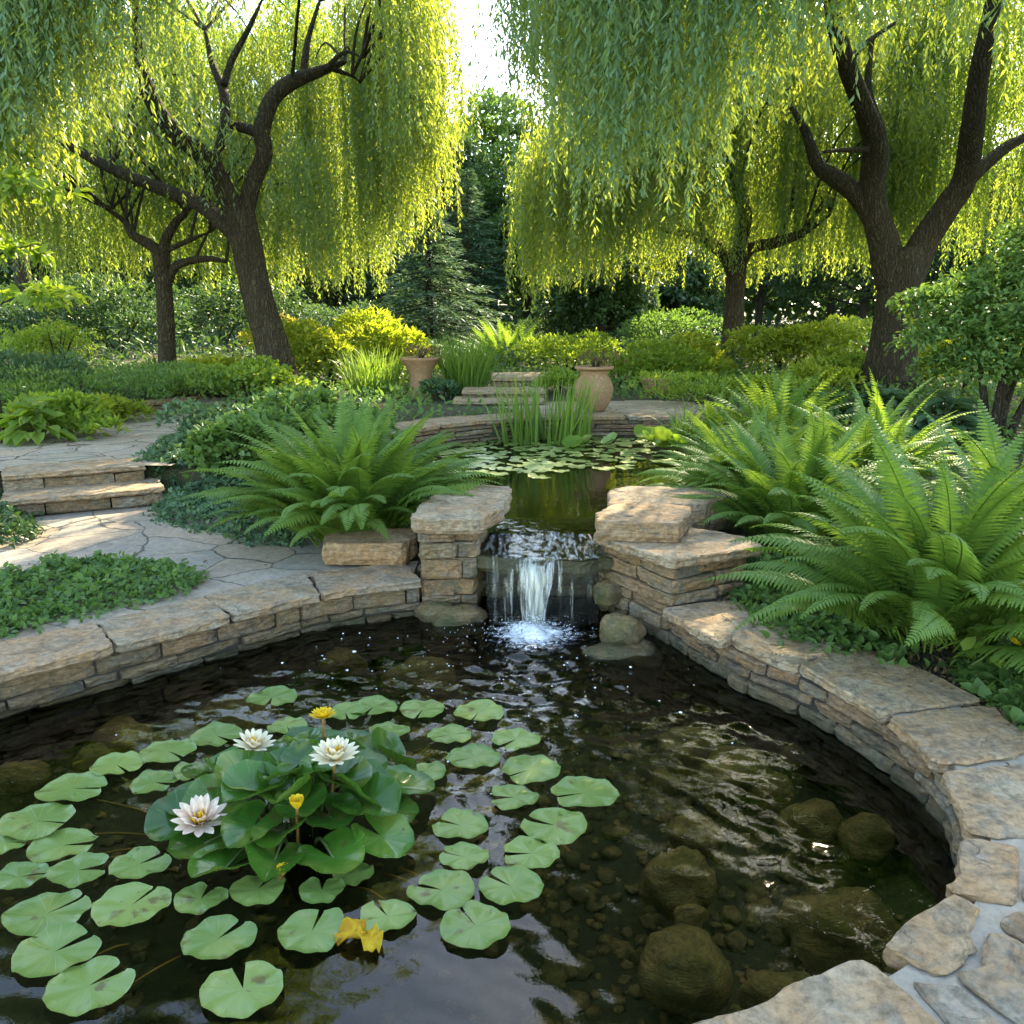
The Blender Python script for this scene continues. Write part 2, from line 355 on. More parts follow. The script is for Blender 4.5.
def water_mat(name, tint, bscale, bstr, centre=None, reach=2.0, film=0.0):
    m, nt, out = mat(name); p = posn(nt)
    g = nd(nt, 'BsdfGlossy', i_Roughness=.015); t = nd(nt, 'BsdfTransparent'); t.inputs[0].default_value = (*tint, 1)
    n1 = noise_(nt, bscale, 3, .5, p, .3); n2 = noise_(nt, bscale * .28, 2, .5, p)
    h = math_(nt, 'ADD', n1, math_(nt, 'MULTIPLY', n2, 2.2))
    if centre is not None:      # the fall's wavelets die away with distance from its foot
        d = nd(nt, 'VectorMath', operation='DISTANCE'); lk(nt, p, d.inputs[0]); d.inputs[1].default_value = centre
        a = nd(nt, 'MapRange', i_1=.1, i_2=reach, i_3=1.0, i_4=.02); a.interpolation_type = 'SMOOTHERSTEP'; lk(nt, d.outputs['Value'], a.inputs[0])
        h = math_(nt, 'MULTIPLY', h, a.outputs[0])
    bp = nd(nt, 'Bump', i_Strength=bstr, i_Distance=.01); lk(nt, h, bp.inputs['Height'])
    fr = nd(nt, 'Fresnel', i_IOR=1.42); lk(nt, bp.outputs[0], fr.inputs['Normal']); lk(nt, bp.outputs[0], g.inputs['Normal'])
    mx = nd(nt, 'MixShader'); lk(nt, fr.outputs[0], mx.inputs[0]); lk(nt, t.outputs[0], mx.inputs[1]); lk(nt, g.outputs[0], mx.inputs[2])
    lk(nt, mx.outputs[0], out.inputs[0]); return m
M['water'] = water_mat('pond_water', (.76, .75, .56), 22, .26, (.1, 3.85, 0), 2.6)
M['water_up'] = water_mat('upper_pond_water', (.5, .52, .3), 9, .12)
M['water_run'] = water_mat('running_water', (.7, .68, .5), 24, .35)
def fall_mat():
    m, nt, out = mat('falling_water'); o = objc(nt)
    mp = nd(nt, 'Mapping'); mp.inputs['Scale'].default_value = (1, .3, .055); lk(nt, o, mp.inputs[0])
    n1 = noise_(nt, 70, 4, .6, mp.outputs[0], .2); n2 = noise_(nt, 18, 2, .5, mp.outputs[0]); v = var_(nt)
    f = math_(nt, 'ADD', math_(nt, 'MULTIPLY', n1, .6), math_(nt, 'MULTIPLY', n2, .4))
    f = ramp(nt, math_(nt, 'ADD', f, math_(nt, 'MULTIPLY', math_(nt, 'SUBTRACT', v, .5), .5)), [(.42, (.02,)), (.62, (.62,)), (.75, (.85,))])
    t = nd(nt, 'BsdfTransparent'); t.inputs[0].default_value = (.93, .94, .9, 1)
    d = nd(nt, 'BsdfDiffuse'); d.inputs[0].default_value = (.8, .84, .86, 1)
    tl = nd(nt, 'BsdfTranslucent'); tl.inputs[0].default_value = (.75, .8, .84, 1)
    a = nd(nt, 'MixShader', i_0=.5); lk(nt, d.outputs[0], a.inputs[1]); lk(nt, tl.outputs[0], a.inputs[2])
    g = nd(nt, 'BsdfGlossy', i_Roughness=.12)
    bp = nd(nt, 'Bump', i_Strength=1.0, i_Distance=.02); lk(nt, n1, bp.inputs['Height']); lk(nt, bp.outputs[0], g.inputs['Normal'])
    b = nd(nt, 'MixShader', i_0=.35); lk(nt, a.outputs[0], b.inputs[1]); lk(nt, g.outputs[0], b.inputs[2])
    mx = nd(nt, 'MixShader'); lk(nt, f, mx.inputs[0]); lk(nt, t.outputs[0], mx.inputs[1]); lk(nt, b.outputs[0], mx.inputs[2])
    lk(nt, mx.outputs[0], out.inputs[0]); return m
M['fall'] = fall_mat()
M['foam'] = plain('foam', (.75, .78, .8), .25, 0, 10, .6)
def pad_mat(name, c0, c1, rough, spec=.5, vein_k=.35):
    m, nt, out = mat(name); o = objc(nt); v = var_(nt); oi = nd(nt, 'ObjectInfo').outputs['Random']
    gr = nd(nt, 'TexGradient', gradient_type='RADIAL'); lk(nt, o, gr.inputs[0])
    w = math_(nt, 'ABSOLUTE', math_(nt, 'SINE', math_(nt, 'MULTIPLY', gr.outputs['Fac'], 2 * PI * 7.5)))
    vein = ramp(nt, w, [(0, (1,)), (.14, (0,))])
    n1 = noise_(nt, 8, 5, .65, o); n2 = noise_(nt, 60, 3, .6, o)
    c = mixc(nt, math_(nt, 'ADD', math_(nt, 'MULTIPLY', oi, .8), math_(nt, 'MULTIPLY', n1, .4), True), c0, c1)
    c = mixc(nt, math_(nt, 'MULTIPLY', vein, vein_k), c, mixc(nt, .6, c1, (.30, .36, .14)))
    of = nd(nt, 'VectorMath', operation='MULTIPLY_ADD'); cv = nd(nt, 'CombineXYZ'); lk(nt, oi, cv.inputs[2]); lk(nt, cv.outputs[0], of.inputs[0]); of.inputs[1].default_value = (0, 0, 9); lk(nt, o, of.inputs[2])
    bl = noise_(nt, 13, 4, .6, of.outputs[0]); sp = noise_(nt, 42, 2, .5, of.outputs[0]); yl = noise_(nt, 6, 4, .6, of.outputs[0])
    c = mixc(nt, math_(nt, 'MULTIPLY', ramp(nt, yl, [(.5, (0,)), (.72, (1,))]), .5), c, (.26, .27, .06))
    c = mixc(nt, math_(nt, 'MULTIPLY', ramp(nt, bl, [(.62, (0,)), (.68, (1,))]), .75), c, (.085, .05, .018))
    c = mixc(nt, math_(nt, 'MULTIPLY', ramp(nt, sp, [(.69, (0,)), (.73, (1,))]), .7), c, (.05, .04, .015))
    b = nd(nt, 'BsdfPrincipled', i_Roughness=rough); b.inputs['Specular IOR Level'].default_value = spec; lk(nt, c, b.inputs['Base Color'])
    bp = nd(nt, 'Bump', i_Strength=.35, i_Distance=.004); lk(nt, math_(nt, 'SUBTRACT', math_(nt, 'MULTIPLY', n2, .4), vein), bp.inputs['Height']); lk(nt, bp.outputs[0], b.inputs['Normal'])
    t = nd(nt, 'BsdfTranslucent'); t.inputs[0].default_value = (.2, .34, .05, 1)
    mx = nd(nt, 'MixShader', i_0=.12); lk(nt, b.outputs[0], mx.inputs[1]); lk(nt, t.outputs[0], mx.inputs[2])
    lk(nt, mx.outputs[0], out.inputs[0]); return m
M['pad'] = pad_mat('lily_pad', (.075, .145, .03), (.165, .235, .055), .3, .5, .6)
M['pad_up'] = pad_mat('lily_leaf_glossy', (.014, .058, .008), (.045, .13, .013), .2, .5, .08)
M['pad_far'] = pad_mat('lily_pad_far', (.09, .16, .035), (.22, .29, .08), .3)
M['terracotta'] = stone_mat('terracotta', [(0, (.30, .17, .10)), (1, (.36, .24, .16))], None, .15, 4, .35, .9, .5)

# ------------------------------------------------------------------ terrain levels
Z_COP, Z_PATH, Z_UP = .21, .46, .36
LEFT_CHAIN = [(-3.6, 1.35), (-3.0, 1.95), (-2.55, 2.47), (-2.07, 2.99), (-1.63, 3.38), (-1.21, 3.77), (-.92, 4.0), (-.5, 4.17)]
RIGHT_CHAIN = [(.77, 3.77), (.95, 3.34), (1.15, 3.04), (1.26, 2.83), (1.34, 2.61), (1.375, 2.36), (1.36, 2.16), (1.28, 1.96), (1.11, 1.73), (.84, 1.53), (.5, 1.37), (.2, 1.26), (-.5, 1.1), (-1.5, .95), (-2.6, .95), (-3.4, 1.15), (-3.6, 1.35)]
LC = resample(spline(LEFT_CHAIN, 10), .04); RC = resample(spline(RIGHT_CHAIN, 10), .04)
POND = np.r_[LC, [(-.35, 4.5), (.55, 4.5)], RC[:-1]]
UP_CHAIN = [(-1.15, 6.6), (-1.05, 7.35), (-.5, 7.95), (.2, 8.38), (1.0, 8.5), (1.9, 8.42), (2.6, 8.2)]
UPOND = [(-.15, 4.62), (-.55, 5.3), (-1.1, 6.4), (-1.1, 7.4), (-.5, 8.0), (.2, 8.42), (1.0, 8.55), (1.9, 8.47), (2.5, 7.8), (2.2, 6.3), (1.45, 5.2), (.7, 4.62)]
PATH_POLY = [(-4.05, 6.05), (-2.75, 6.3), (-2.85, 7.2), (-3.1, 8.2), (-3.55, 9.4), (-3.75, 10.6), (-3.9, 12.0), (-4.7, 12.0), (-4.75, 10.6), (-4.9, 9.0), (-5.2, 7.8), (-5.6, 6.7), (-5.2, 5.9)]
def T(x, y, carve=True):
    x = np.asarray(x, float); y = np.asarray(y, float)
    z = .19 + .26 * sm((y - 5.2) / 1.8) + .13 * sm((y - 8) / 1.5) + .16 * sm((y - 10) / 8) + .5 * sm((y - 20) / 25) + 3 * sm((y - 55) / 120)
    z = z + .14 * sm((polydist(x, y, RIGHT_CHAIN, False) - .42) / 1.3) * (x > .6) * sm((6 - y) / 2)
    z = z + .12 * sm((-x - 5) / 3) * sm((y - 3) / 3)
    z = z + .03 * np.sin(x * 1.7 + y * .6) * np.sin(y * 1.3 - x * .4) * sm((y - 6) / 3)
    inp = inpoly(x, y, PATH_POLY); dp = polydist(x, y, PATH_POLY)
    z = np.where(inp | (dp < .15), np.minimum(z, Z_PATH - .03), z)
    patio = (x < -.4) & (y < 5.95 + .0 * x) & (x > -6)
    z = np.where(patio & (y < 5.9), np.minimum(z, .17), z)
    z = np.where((x < -2.35) & (x > -6) & (y < 6.4), np.minimum(z, .17), z)
    near = (x > .0) & (y < 2.2); z = np.where(near, np.minimum(z, .17), z)
    if carve:
        u = inpoly(x, y, UPOND); z = np.where(u, .05, z)
        d1 = polydist(x, y, POND); p1 = inpoly(x, y, POND)
        z = np.where(p1 | (d1 < .1), -.48, z)
    return z
def GT(px, py):
    """point of the terrain seen at a pixel"""
    z = .3
    for _ in range(25):
        p = G(px, py, z); z = .5 * z + .5 * float(T(p[0], p[1], False))
    return (p[0], p[1], z)

def grid_lines(a, b, step, far):
    core = np.arange(a, b, step)
    return np.r_[-np.geomspace(far, abs(a) + .5, 22) if a < 0 else [], core, np.geomspace(b + .3, far, 24)]
gx = grid_lines(-6, 6, .07, 400); gy = np.r_[[-400, -150, -60, -25, -12, -6, -3, -1], np.arange(0, 13, .07), np.geomspace(13.3, 400, 26)]
X, Y = np.meshgrid(gx, gy); Z = T(X, Y)
nx, ny = len(gx), len(gy)
I = np.arange(nx * ny).reshape(ny, nx)
F = np.stack([I[:-1, :-1], I[:-1, 1:], I[1:, 1:], I[1:, :-1]], -1).reshape(-1, 4)
build('ground', np.stack([X, Y, Z], -1).reshape(-1, 3), F, M['soil'], smooth=True)['kind'] = 'structure'

def sheet(name, poly, z, m, step=.05, zf=None, kind='structure', smooth=True, inside_pad=0):
    P = np.asarray(poly); x0, y0 = P.min(0) - step; x1, y1 = P.max(0) + step
    xs = np.arange(x0, x1, step); ys = np.arange(y0, y1, step); X, Y = np.meshgrid(xs, ys)
    Z = np.full(X.shape, z) if zf is None else zf(X, Y)
    I = np.arange(X.size).reshape(X.shape)
    cx = (X[:-1, :-1] + X[1:, 1:]) / 2; cy_ = (Y[:-1, :-1] + Y[1:, 1:]) / 2
    k = inpoly(cx, cy_, poly) | ((polydist(cx, cy_, poly) < inside_pad) if inside_pad else False)
    F = np.stack([I[:-1, :-1], I[:-1, 1:], I[1:, 1:], I[1:, :-1]], -1)[k]
    u, inv = np.unique(F, return_inverse=True)
    o = build(name, np.stack([X, Y, Z], -1).reshape(-1, 3)[u], inv.reshape(-1, 4), m, smooth=smooth)
    o['kind'] = kind; return o
# pond bed, waters
def bedz(X, Y):
    d = polydist(X, Y, POND)
    return -.42 + .16 * np.exp(-d / .25) + .03 * np.sin(X * 5 + Y * 3) * np.sin(Y * 4.3)
sheet('pond_bed', POND, 0, M['bed'], .06, bedz, inside_pad=.09)
FX, FY = .1, 3.88
def ripple(X, Y):
    d = np.hypot(X - FX, Y - FY); a = np.exp(-d / 1.1)
    rng = np.random.default_rng(5); h = np.zeros_like(X)
    for k in range(30):
        th = -PI / 2 + rng.normal(0, .75); lam = rng.uniform(.055, .20); ph = rng.uniform(0, 6.28)
        h += lam * .05 * np.sin((X * math.cos(th) + Y * math.sin(th)) * 2 * PI / lam + ph + .8 * np.sin(X * 5 + k) + .6 * np.sin(Y * 4 + 2 * k))
    rings = .010 * np.sin(d * 2 * PI / .11) * np.exp(-d / .5)
    mound = .012 * np.exp(-(d / .12) ** 2)
    return h * (a * .20 + .0008) + rings * .6 + mound
sheet('pond_water', POND, 0, M['water'], .013, ripple, inside_pad=.06)
sheet('upper_water', UPOND, Z_UP, M['water_up'], .06, lambda X, Y: np.full(X.shape, Z_UP) + .0, inside_pad=.05)

# ------------------------------------------------------------------ stone builders
def slab_geo(poly, ztop, thick, rng, jag=.007, step=.03, tilt=(0, 0)):
    P = np.asarray(poly, float)
    if (np.roll(P[:, 0], -1) * P[:, 1] - P[:, 0] * np.roll(P[:, 1], -1)).sum() > 0: P = P[::-1]
    Q = []
    for i in range(len(P)):       # slightly rounded corners
        a, b, c = P[i - 1], P[i], P[(i + 1) % len(P)]
        la, lc = np.linalg.norm(a - b), np.linalg.norm(c - b); r = min(.018, .2 * la, .2 * lc)
        Q += [b + (a - b) / la * r, b * .7 + .15 * (b + (a - b) / la * r) + .15 * (b + (c - b) / lc * r), b + (c - b) / lc * r]
    Q = resample(np.r_[Q, [Q[0]]], step)[:-1]
    n = len(Q); cen = Q.mean(0)
    tg = np.roll(Q, -1, 0) - np.roll(Q, 1, 0); nr = nrm(np.stack([-tg[:, 1], tg[:, 0]], 1))   # outward for cw order
    if (nr * (Q - cen)).sum() < 0: nr = -nr
    off = np.array([N3((q[0], q[1], 0), 9, 3.1) * 1.6 + N3((q[0], q[1], 0), 30, 1.7) * .8 for q in Q]) * jag
    def ring(z, o, jit):
        xy = Q + nr * (off + o + rng.normal(size=n) * jit)[:, None]
        zz = ztop + z + (xy[:, 0] - cen[0]) * tilt[0] + (xy[:, 1] - cen[1]) * tilt[1]
        return np.c_[xy, zz]
    wob = np.array([N3((q[0], q[1], 7), 12, 2.2) for q in Q])
    R = [ring(-thick, -.012, .002), ring(-thick * .72, .003, .004), ring(-thick * .35, -.002 , .004), ring(-.007, .0015, .003), ring(0, -.005, .0025)]
    R[4][:, 2] += wob * .003 ; R[3][:, 2] += wob * .004
    V = np.concatenate(R); F = []
    for r in range(4):
        for i in range(n):
            j = (i + 1) % n; F.append([r * n + i, r * n + j, (r + 1) * n + j, (r + 1) * n + i])
    F.append([4 * n + i for i in range(n)]); F.append([i for i in range(n)][::-1])
    return V, F
def slab(name, poly, ztop, thick, rng, m='slab', parent=None, var=None, **kw):
    V, F = slab_geo(poly, ztop, thick, rng, **kw)
    return build(name, V, F, M[m], parent, rng.random() if var is None else var)
def masonry(path, z0, z1, rng, hr=(.034, .066), lr=(.12, .40), depth=.2, lean=0.0, corners=False):
    """dry-laid courses with rounded, uneven stones; the face looks to the right of the path"""
    P = np.asarray(path, float)[:, :2]; seg = np.linalg.norm(np.diff(P, axis=0), axis=1); s = np.r_[0, np.cumsum(seg)]
    tg = nrm(np.gradient(P, axis=0)) if not corners else None
    def at_s(u):
        u = min(max(u, 0), s[-1]); x = np.interp(u, s, P[:, 0]); y = np.interp(u, s, P[:, 1])
        i = min(np.searchsorted(s, u, 'right') - 1, len(seg) - 1)
        if corners: t = (P[i + 1] - P[i]) / seg[i]
        else: t = nrm(np.array([np.interp(u, s, tg[:, 0]), np.interp(u, s, tg[:, 1])]))
        return np.array([x, y]), np.array([t[1], -t[0]])
    mb = MB(); z = z0
    while z < z1 - .015:
        h = min(rng.uniform(*hr), z1 - z)
        if z1 - z - h < .03: h = z1 - z
        cuts = [0.0]
        while cuts[-1] < s[-1]:
            nx_ = cuts[-1] + rng.uniform(*lr)
            if corners:
                for c in s[1:-1]:
                    if cuts[-1] + .05 < c < nx_ + .04: nx_ = c; break
            if s[-1] - nx_ < .07: nx_ = s[-1]
            cuts.append(min(nx_, s[-1]))
            if cuts[-1] >= s[-1] - 1e-6: break
        for a, b in zip(cuts[:-1], cuts[1:]):
            g = .008; a2, b2 = a + rng.uniform(.3, 1) * g, b - rng.uniform(.3, 1) * g
            zz0, zz1 = z + rng.uniform(0, .004), z + h - rng.uniform(.002, .011)
            tiltz = rng.uniform(-.009, .009); out0 = rng.uniform(-.022, .014) ; sk = rng.uniform(-.011, .011)
            nu = max(4, int((b2 - a2) / .03) + 2); nv = 6; V = []
            vlist = (0, .14, .38, .64, .87, 1.0); so = rng.uniform(0, 50)
            us = np.r_[0, np.linspace(.10, .90, nu - 2), 1] if (b2 - a2) > .1 else np.linspace(0, 1, nu)
            for iu, u in enumerate(us):
                uu = a2 + (b2 - a2) * u
                eps = 1e-4 if iu == 0 else (-1e-4 if iu == len(us) - 1 else 0)
                p, nn = at_s(uu + eps)
                for iv, v in enumerate(vlist):
                    edge = (iu in (0, len(us) - 1)) + (iv in (0, 5))
                    o = out0 + sk * (u - .5) * 2 - .011 * edge + .014 * N3((uu * 11, v * 2.5, z * 10), 1, so) + .006 * N3((uu * 31, v * 6, z * 10), 1, so) + rng.uniform(-.004, .004)
                    zq = zz0 + (zz1 - zz0) * v + tiltz * (u - .5) + (.006 * N3((uu * 7, 3, v), 1, so) if iv in (0, 5) else 0)
                    q = p + nn * (o - lean * (zq - z0)); V.append((q[0], q[1], zq))
            nb = len(V); nu = len(us)
            for iu in (0, nu - 1):        # back edge
                p, nn = at_s(a2 + (b2 - a2) * us[iu] + (1e-4 if iu == 0 else -1e-4))
                for iv in (0, 3): q = p - nn * depth; V.append((q[0], q[1], zz0 if iv == 0 else zz1))
            F = []
            for i in range(nu - 1):
                for j in range(nv - 1): F.append([i * nv + j, (i + 1) * nv + j, (i + 1) * nv + j + 1, i * nv + j + 1])
            F.append([i * nv + nv - 1 for i in range(nu)] + [nb + 3, nb + 1])
            F.append(([i * nv for i in range(nu)] + [nb + 2, nb])[::-1])
            F.append([nb + 1, nb] + [j for j in range(nv)]); F.append([nb + 2, nb + 3] + [(nu - 1) * nv + j for j in range(nv)][::-1])
            mb.add(V, F, rng.random())
        z += h
    return mb, at_s, s[-1]
def core(path, z0, z1, d0, d1, name='mortar_core', m='dark_joint', parent=None, corners=False):
    P = np.asarray(path, float)[:, :2]; tg = nrm(np.gradient(P, axis=0)); nn = np.stack([tg[:, 1], -tg[:, 0]], 1)
    a = P - nn * d0; b = P - nn * d1; n = len(P)
    V = np.r_[np.c_[a, np.full(n, z0)], np.c_[a, np.full(n, z1)], np.c_[b, np.full(n, z1)], np.c_[b, np.full(n, z0)]]
    F = []
    for i in range(n - 1):
        for k in range(3): F.append([k * n + i, k * n + i + 1, (k + 1) * n + i + 1, (k + 1) * n + i])
    F.append([0, n, 2 * n, 3 * n]); F.append([n - 1, 4 * n - 1, 3 * n - 1, 2 * n - 1])
    return build(name, V, F, M[m], parent)

rng = np.random.default_rng(11)
# ------------------------------------------------------------------ lower pond walls
lw = empty('pond_wall', (0, 0, 0), 0, 'low curved stacked stone wall with flat coping on the left bank of the lower pool', 'stone wall')
mb, _, _ = masonry(LC, -.45, Z_COP - .045, rng, lean=-.0); mb.build('stonework', M['wall_stone'], lw)
core(LC, -.45, Z_COP - .05, .035, .3, parent=lw)
def coping_auto(chain, parent, width, lr, ztop, rng, thick=.05, over=.018, wj=.03):
    Pq = np.asarray(chain)[:, :2]; seg = np.linalg.norm(np.diff(Pq, axis=0), axis=1); s = np.r_[0, np.cumsum(seg)]
    tg = nrm(np.gradient(Pq, axis=0)); nn = np.stack([tg[:, 1], -tg[:, 0]], 1)
    A = Pq + nn * over; B = Pq - nn * width
    f = lambda Q, u: np.array([np.interp(u, s, Q[:, 0]), np.interp(u, s, Q[:, 1])])
    u = 0.0; sk0 = 0
    while u < s[-1] - .05:
        L = rng.uniform(*lr); e = min(u + L, s[-1])
        if s[-1] - e < .2: e = s[-1]
        sk1 = rng.uniform(-.07, .07) if e < s[-1] else 0
        k = np.linspace(u + .006, e - .006, 5)
        inner = [f(A, q) for q in k]; wr = rng.uniform(-wj, wj)
        k2 = np.linspace(max(u + .006 + sk0, 0), e - .006 + sk1, 4)[::-1]
        outer = [f(B, q) + (f(B, q) - f(A, q)) * (wr + rng.uniform(-.03, .03)) for q in k2]
        slab('coping_stone', inner + outer, ztop + rng.uniform(-.004, .004), thick, rng, parent=parent, jag=.010)
        u = e; sk0 = sk1
coping_auto(LC, lw, .36, (.24, .55), Z_COP, rng)

rw = empty('pond_wall', (0, 0, 0), 0, 'low curved stacked stone wall with pale mortared coping round the right and near bank of the lower pool', 'stone wall')
mb, _, _ = masonry(RC, -.45, Z_COP - .045, rng); mb.build('stonework', M['wall_stone'], rw)
core(RC, -.45, Z_COP - .05, .035, .3, parent=rw)
def pxpoly(pts, z=Z_COP): return [G(a, b, z)[:2] for a, b in pts]
RST = [  # coping slabs of the right bank as they lie: outlines and stone tint
    ([(662, 608), (690, 625), (722, 642), (746, 630), (769, 618), (735, 600), (700, 602)], .8),
    ([(729, 636), (760, 652), (795, 666), (830, 652), (857, 642), (812, 628), (773, 621)], .75),
    ([(800, 664), (840, 688), (884, 714), (930, 706), (984, 700), (920, 668), (860, 647), (828, 654)], .82),
    ([(889, 716), (912, 738), (934, 762), (975, 762), (1026, 752), (1030, 738), (992, 705), (940, 709)], .28),
    ([(1034, 748), (1075, 742), (1090, 708), (1040, 694), (998, 701)], .5),
    ([(940, 770), (956, 800), (967, 829), (1000, 836), (1040, 834), (1085, 800), (1060, 760), (985, 765)], .85),
    ([(963, 836), (957, 862), (948, 887), (980, 897), (1013, 901), (1018, 872), (1022, 844), (990, 838)], .42),
    ([(880, 949), (902, 927), (927, 905), (953, 894), (980, 908), (971, 932), (978, 951), (961, 961), (944, 974), (910, 958)], .26),
    ([(690, 1024), (750, 1004), (808, 979), (860, 957), (881, 966), (912, 994), (950, 1030), (960, 1060), (800, 1090), (660, 1060)], .78),
    ([(906, 975), (939, 984), (953, 982), (980, 1000), (1010, 1026), (1020, 1050), (975, 1060), (940, 1012)], .62),
    ([(957, 975), (984, 966), (983, 937), (994, 930), (1030, 948), (1060, 985), (1040, 1035), (1012, 1020), (982, 996)], .02),
    ([(997, 922), (1012, 908), (1050, 914), (1060, 950), (1028, 940)], .05),
    ([(1024, 900), (1029, 845), (1100, 842), (1130, 890), (1070, 908)], .6),
]
for pts, v in RST: slab('coping_stone', pxpoly(pts), Z_COP + rng.uniform(-.003, .003), .05, rng, parent=rw, var=v, jag=.007)
# coping on towards and under the camera
i0 = np.argmin(np.hypot(RC[:, 0] - .42, RC[:, 1] - 1.36))
coping_auto(RC[i0 + 2:], rw, .36, (.4, .65), Z_COP, rng)
mp_ = [tuple(RC[k]) for k in range(3, len(RC), 4)]
nn_ = nrm(np.gradient(RC, axis=0)); nn_ = np.stack([nn_[:, 1], -nn_[:, 0]], 1)
core(RC[2:], Z_COP - .05, Z_COP - .014, .05, .34, 'mortar_bed', 'mortar', rw)
near_patio = [tuple(p) for p in (RC - nn_ * .3)[int(np.argmin(np.hypot(RC[:, 0] - 1.36, RC[:, 1] - 2.2))):]]
np_poly = near_patio + [(-3.9, .9), (-4.2, -3), (3.2, -3), (3.2, 1.9), (1.62, 2.1)]
M['near_patio'] = flag_mat('mortared_flagstone', 2.6, (.30, .262, .205), .05, [(0, (.19, .185, .17)), (.4, (.26, .23, .19)), (.7, (.21, .205, .195)), (1, (.30, .25, .19))])
sheet('near_patio', np_poly, Z_COP - .006, M['near_patio'], .06)
# ------------------------------------------------------------------ left patio, steps, path
PATIO = [(-.55, 4.35), (-1.0, 4.42), (-1.45, 4.0), (-1.9, 3.6), (-2.35, 3.2), (-2.9, 2.6), (-3.4, 2.0), (-5.5, 2.0), (-6.2, 4.5), (-5.6, 6.0), (-3.5, 5.75), (-2.66, 6.1), (-2.3, 6.0), (-1.8, 5.6), (-1.3, 5.2), (-.9, 4.75), (-.6, 4.6)]
sheet('patio', PATIO, Z_COP - .022, M['patio'], .06)
sheet('path', PATH_POLY, Z_PATH - .004, M['path'], .08)
st1 = [G(20, 517, Z_COP)[:2], G(165, 503, Z_COP)[:2]]
a, b = np.array(st1[0]), np.array(st1[1]); a = a + (a - b) * .12; d = nrm(b - a); nn2 = np.array([-d[1], d[0]])
def stepstone(label, a, b, depth, z, thick, grp, var, stone=True):
    t = empty('stone_step', (*((a + b) / 2), z - thick), 0, label, 'step', grp)
    off = np.array((*((a + b) / 2), z - thick))
    inner = [a + (b - a) * k + nn2 * rng.uniform(-.012, .012) for k in np.linspace(0, 1, 6)]
    outer = [b + nn2 * depth, a + nn2 * depth]
    V, F = slab_geo(inner + outer, z, .045, rng, jag=.012)
    build('tread', V - off, F, M['slab'], t, var)
    pth = np.array([a + nn2 * .02, b + nn2 * .02])
    m_, _, _ = masonry(resample(pth, .05), z - thick - .01, z - .047, rng, (.07, .09), (.2, .5), .15)
    m_.build('riser', M['wall_stone'], t, off=off)
    return t
stepstone('lower of the two wide flagstone steps between the patio and the left path', a, b, .5, .335, .13, 'flagstone steps to the left path', .8)
a2, b2 = a + nn2 * .36, b + nn2 * .36 - d * .10
stepstone('upper of the two wide flagstone steps at the end of the left path', a2, b2, .45, Z_PATH, .13, 'flagstone steps to the left path', .75)
pa, pb = np.array(G(128, 413, Z_PATH)[:2]), np.array(G(188, 408, Z_PATH)[:2]); nn2 = np.array([0, 1.0])
stepstone('single shaded stone step across the far end of the left path by the slim willow', pa, pb, .5, Z_PATH + .11, .11, None, .4)

# ------------------------------------------------------------------ waterfall: piers, ledge, slabs
pl = empty('stone_pier', (0, 0, 0), 0, 'squat pier of four stacked stones carrying the broad flat slab left of the waterfall', 'stone pier')
LP = [(-.56, 4.62), (-.50, 4.19), (-.19, 4.22), (-.14, 4.62)]
mb, _, _ = masonry(LP, -.45, .10, rng, (.08, .12), (.14, .26), .18, corners=True); mb2, _, _ = masonry(LP, .10, .468, rng, (.09, .15), (.14, .34), .18, corners=True)
mb.build('foundation', M['wall_stone'], pl); mb2.build('stonework', M['pier_stone'], pl)
core([(-.53, 4.64), (-.47, 4.23), (-.21, 4.25), (-.17, 4.64)], -.4, .45, .01, .14, parent=pl)
o = slab('stone_slab', [(-.55, 4.18), (-.20, 4.13), (-.16, 4.16), (-.05, 4.42), (-.02, 4.72), (-.0, 5.0), (-.28, 5.06), (-.45, 4.85), (-.52, 4.5)], .558, .088, rng, var=.86, jag=.016)
tag(o, 'broad flat pale slab topping the pier left of the waterfall', 'stone slab')
o = slab('stone_block', [(-1.10, 4.42), (-.62, 4.42), (-.56, 4.62), (-.62, 4.78), (-1.02, 4.80), (-1.12, 4.62)], .34, .132, rng, var=.4, jag=.014)
tag(o, 'low brown stone block lying on the coping beside the big left fern', 'stone block')
pr = empty('stone_pier', (0, 0, 0), 0, 'stepped pier of layered rust and grey stones right of the waterfall', 'stone pier')
RP = [(.52, 4.75), (.50, 4.24), (.795, 3.77), (1.24, 4.02)]
mb, _, _ = masonry(RP, -.45, .19, rng, (.07, .1), (.18, .38), .2, corners=True); mb.build('foundation', M['wall_stone'], pr)
mb, _, _ = masonry(RP, .19, .40, rng, (.065, .085), (.18, .4), .2, corners=True); mb.build('stonework', M['pier_stone'], pr)
core([(.55, 4.75), (.53, 4.26), (.80, 3.82), (1.2, 4.04)], -.4, .39, .01, .12, parent=pr)
slab('capstone', [(.45, 4.2), (.60, 3.99), (.785, 3.73), (.97, 3.84), (1.30, 3.99), (1.27, 4.16), (.98, 4.42), (.50, 4.42)], .452, .055, rng, 'slab', pr, .84, jag=.012)
o = slab('stone_slab', [(.44, 4.10), (.64, 4.05), (.885, 4.03), (.95, 4.2), (1.03, 4.42), (.9, 4.5), (.6, 4.5), (.47, 4.3)], .562, .108, rng, var=.3, jag=.012)
tag(o, 'thick tan slab sitting on the pier right of the waterfall', 'stone slab')
o = slab('stone_slab', [(.56, 4.52), (.8, 4.5), (1.1, 4.52), (1.3, 4.7), (1.2, 4.98), (.75, 5.02), (.6, 4.9)], .555, .2, rng, var=.82, jag=.012)
tag(o, 'pale slab half under fern fronds behind the thick tan slab by the upper pond', 'stone slab')
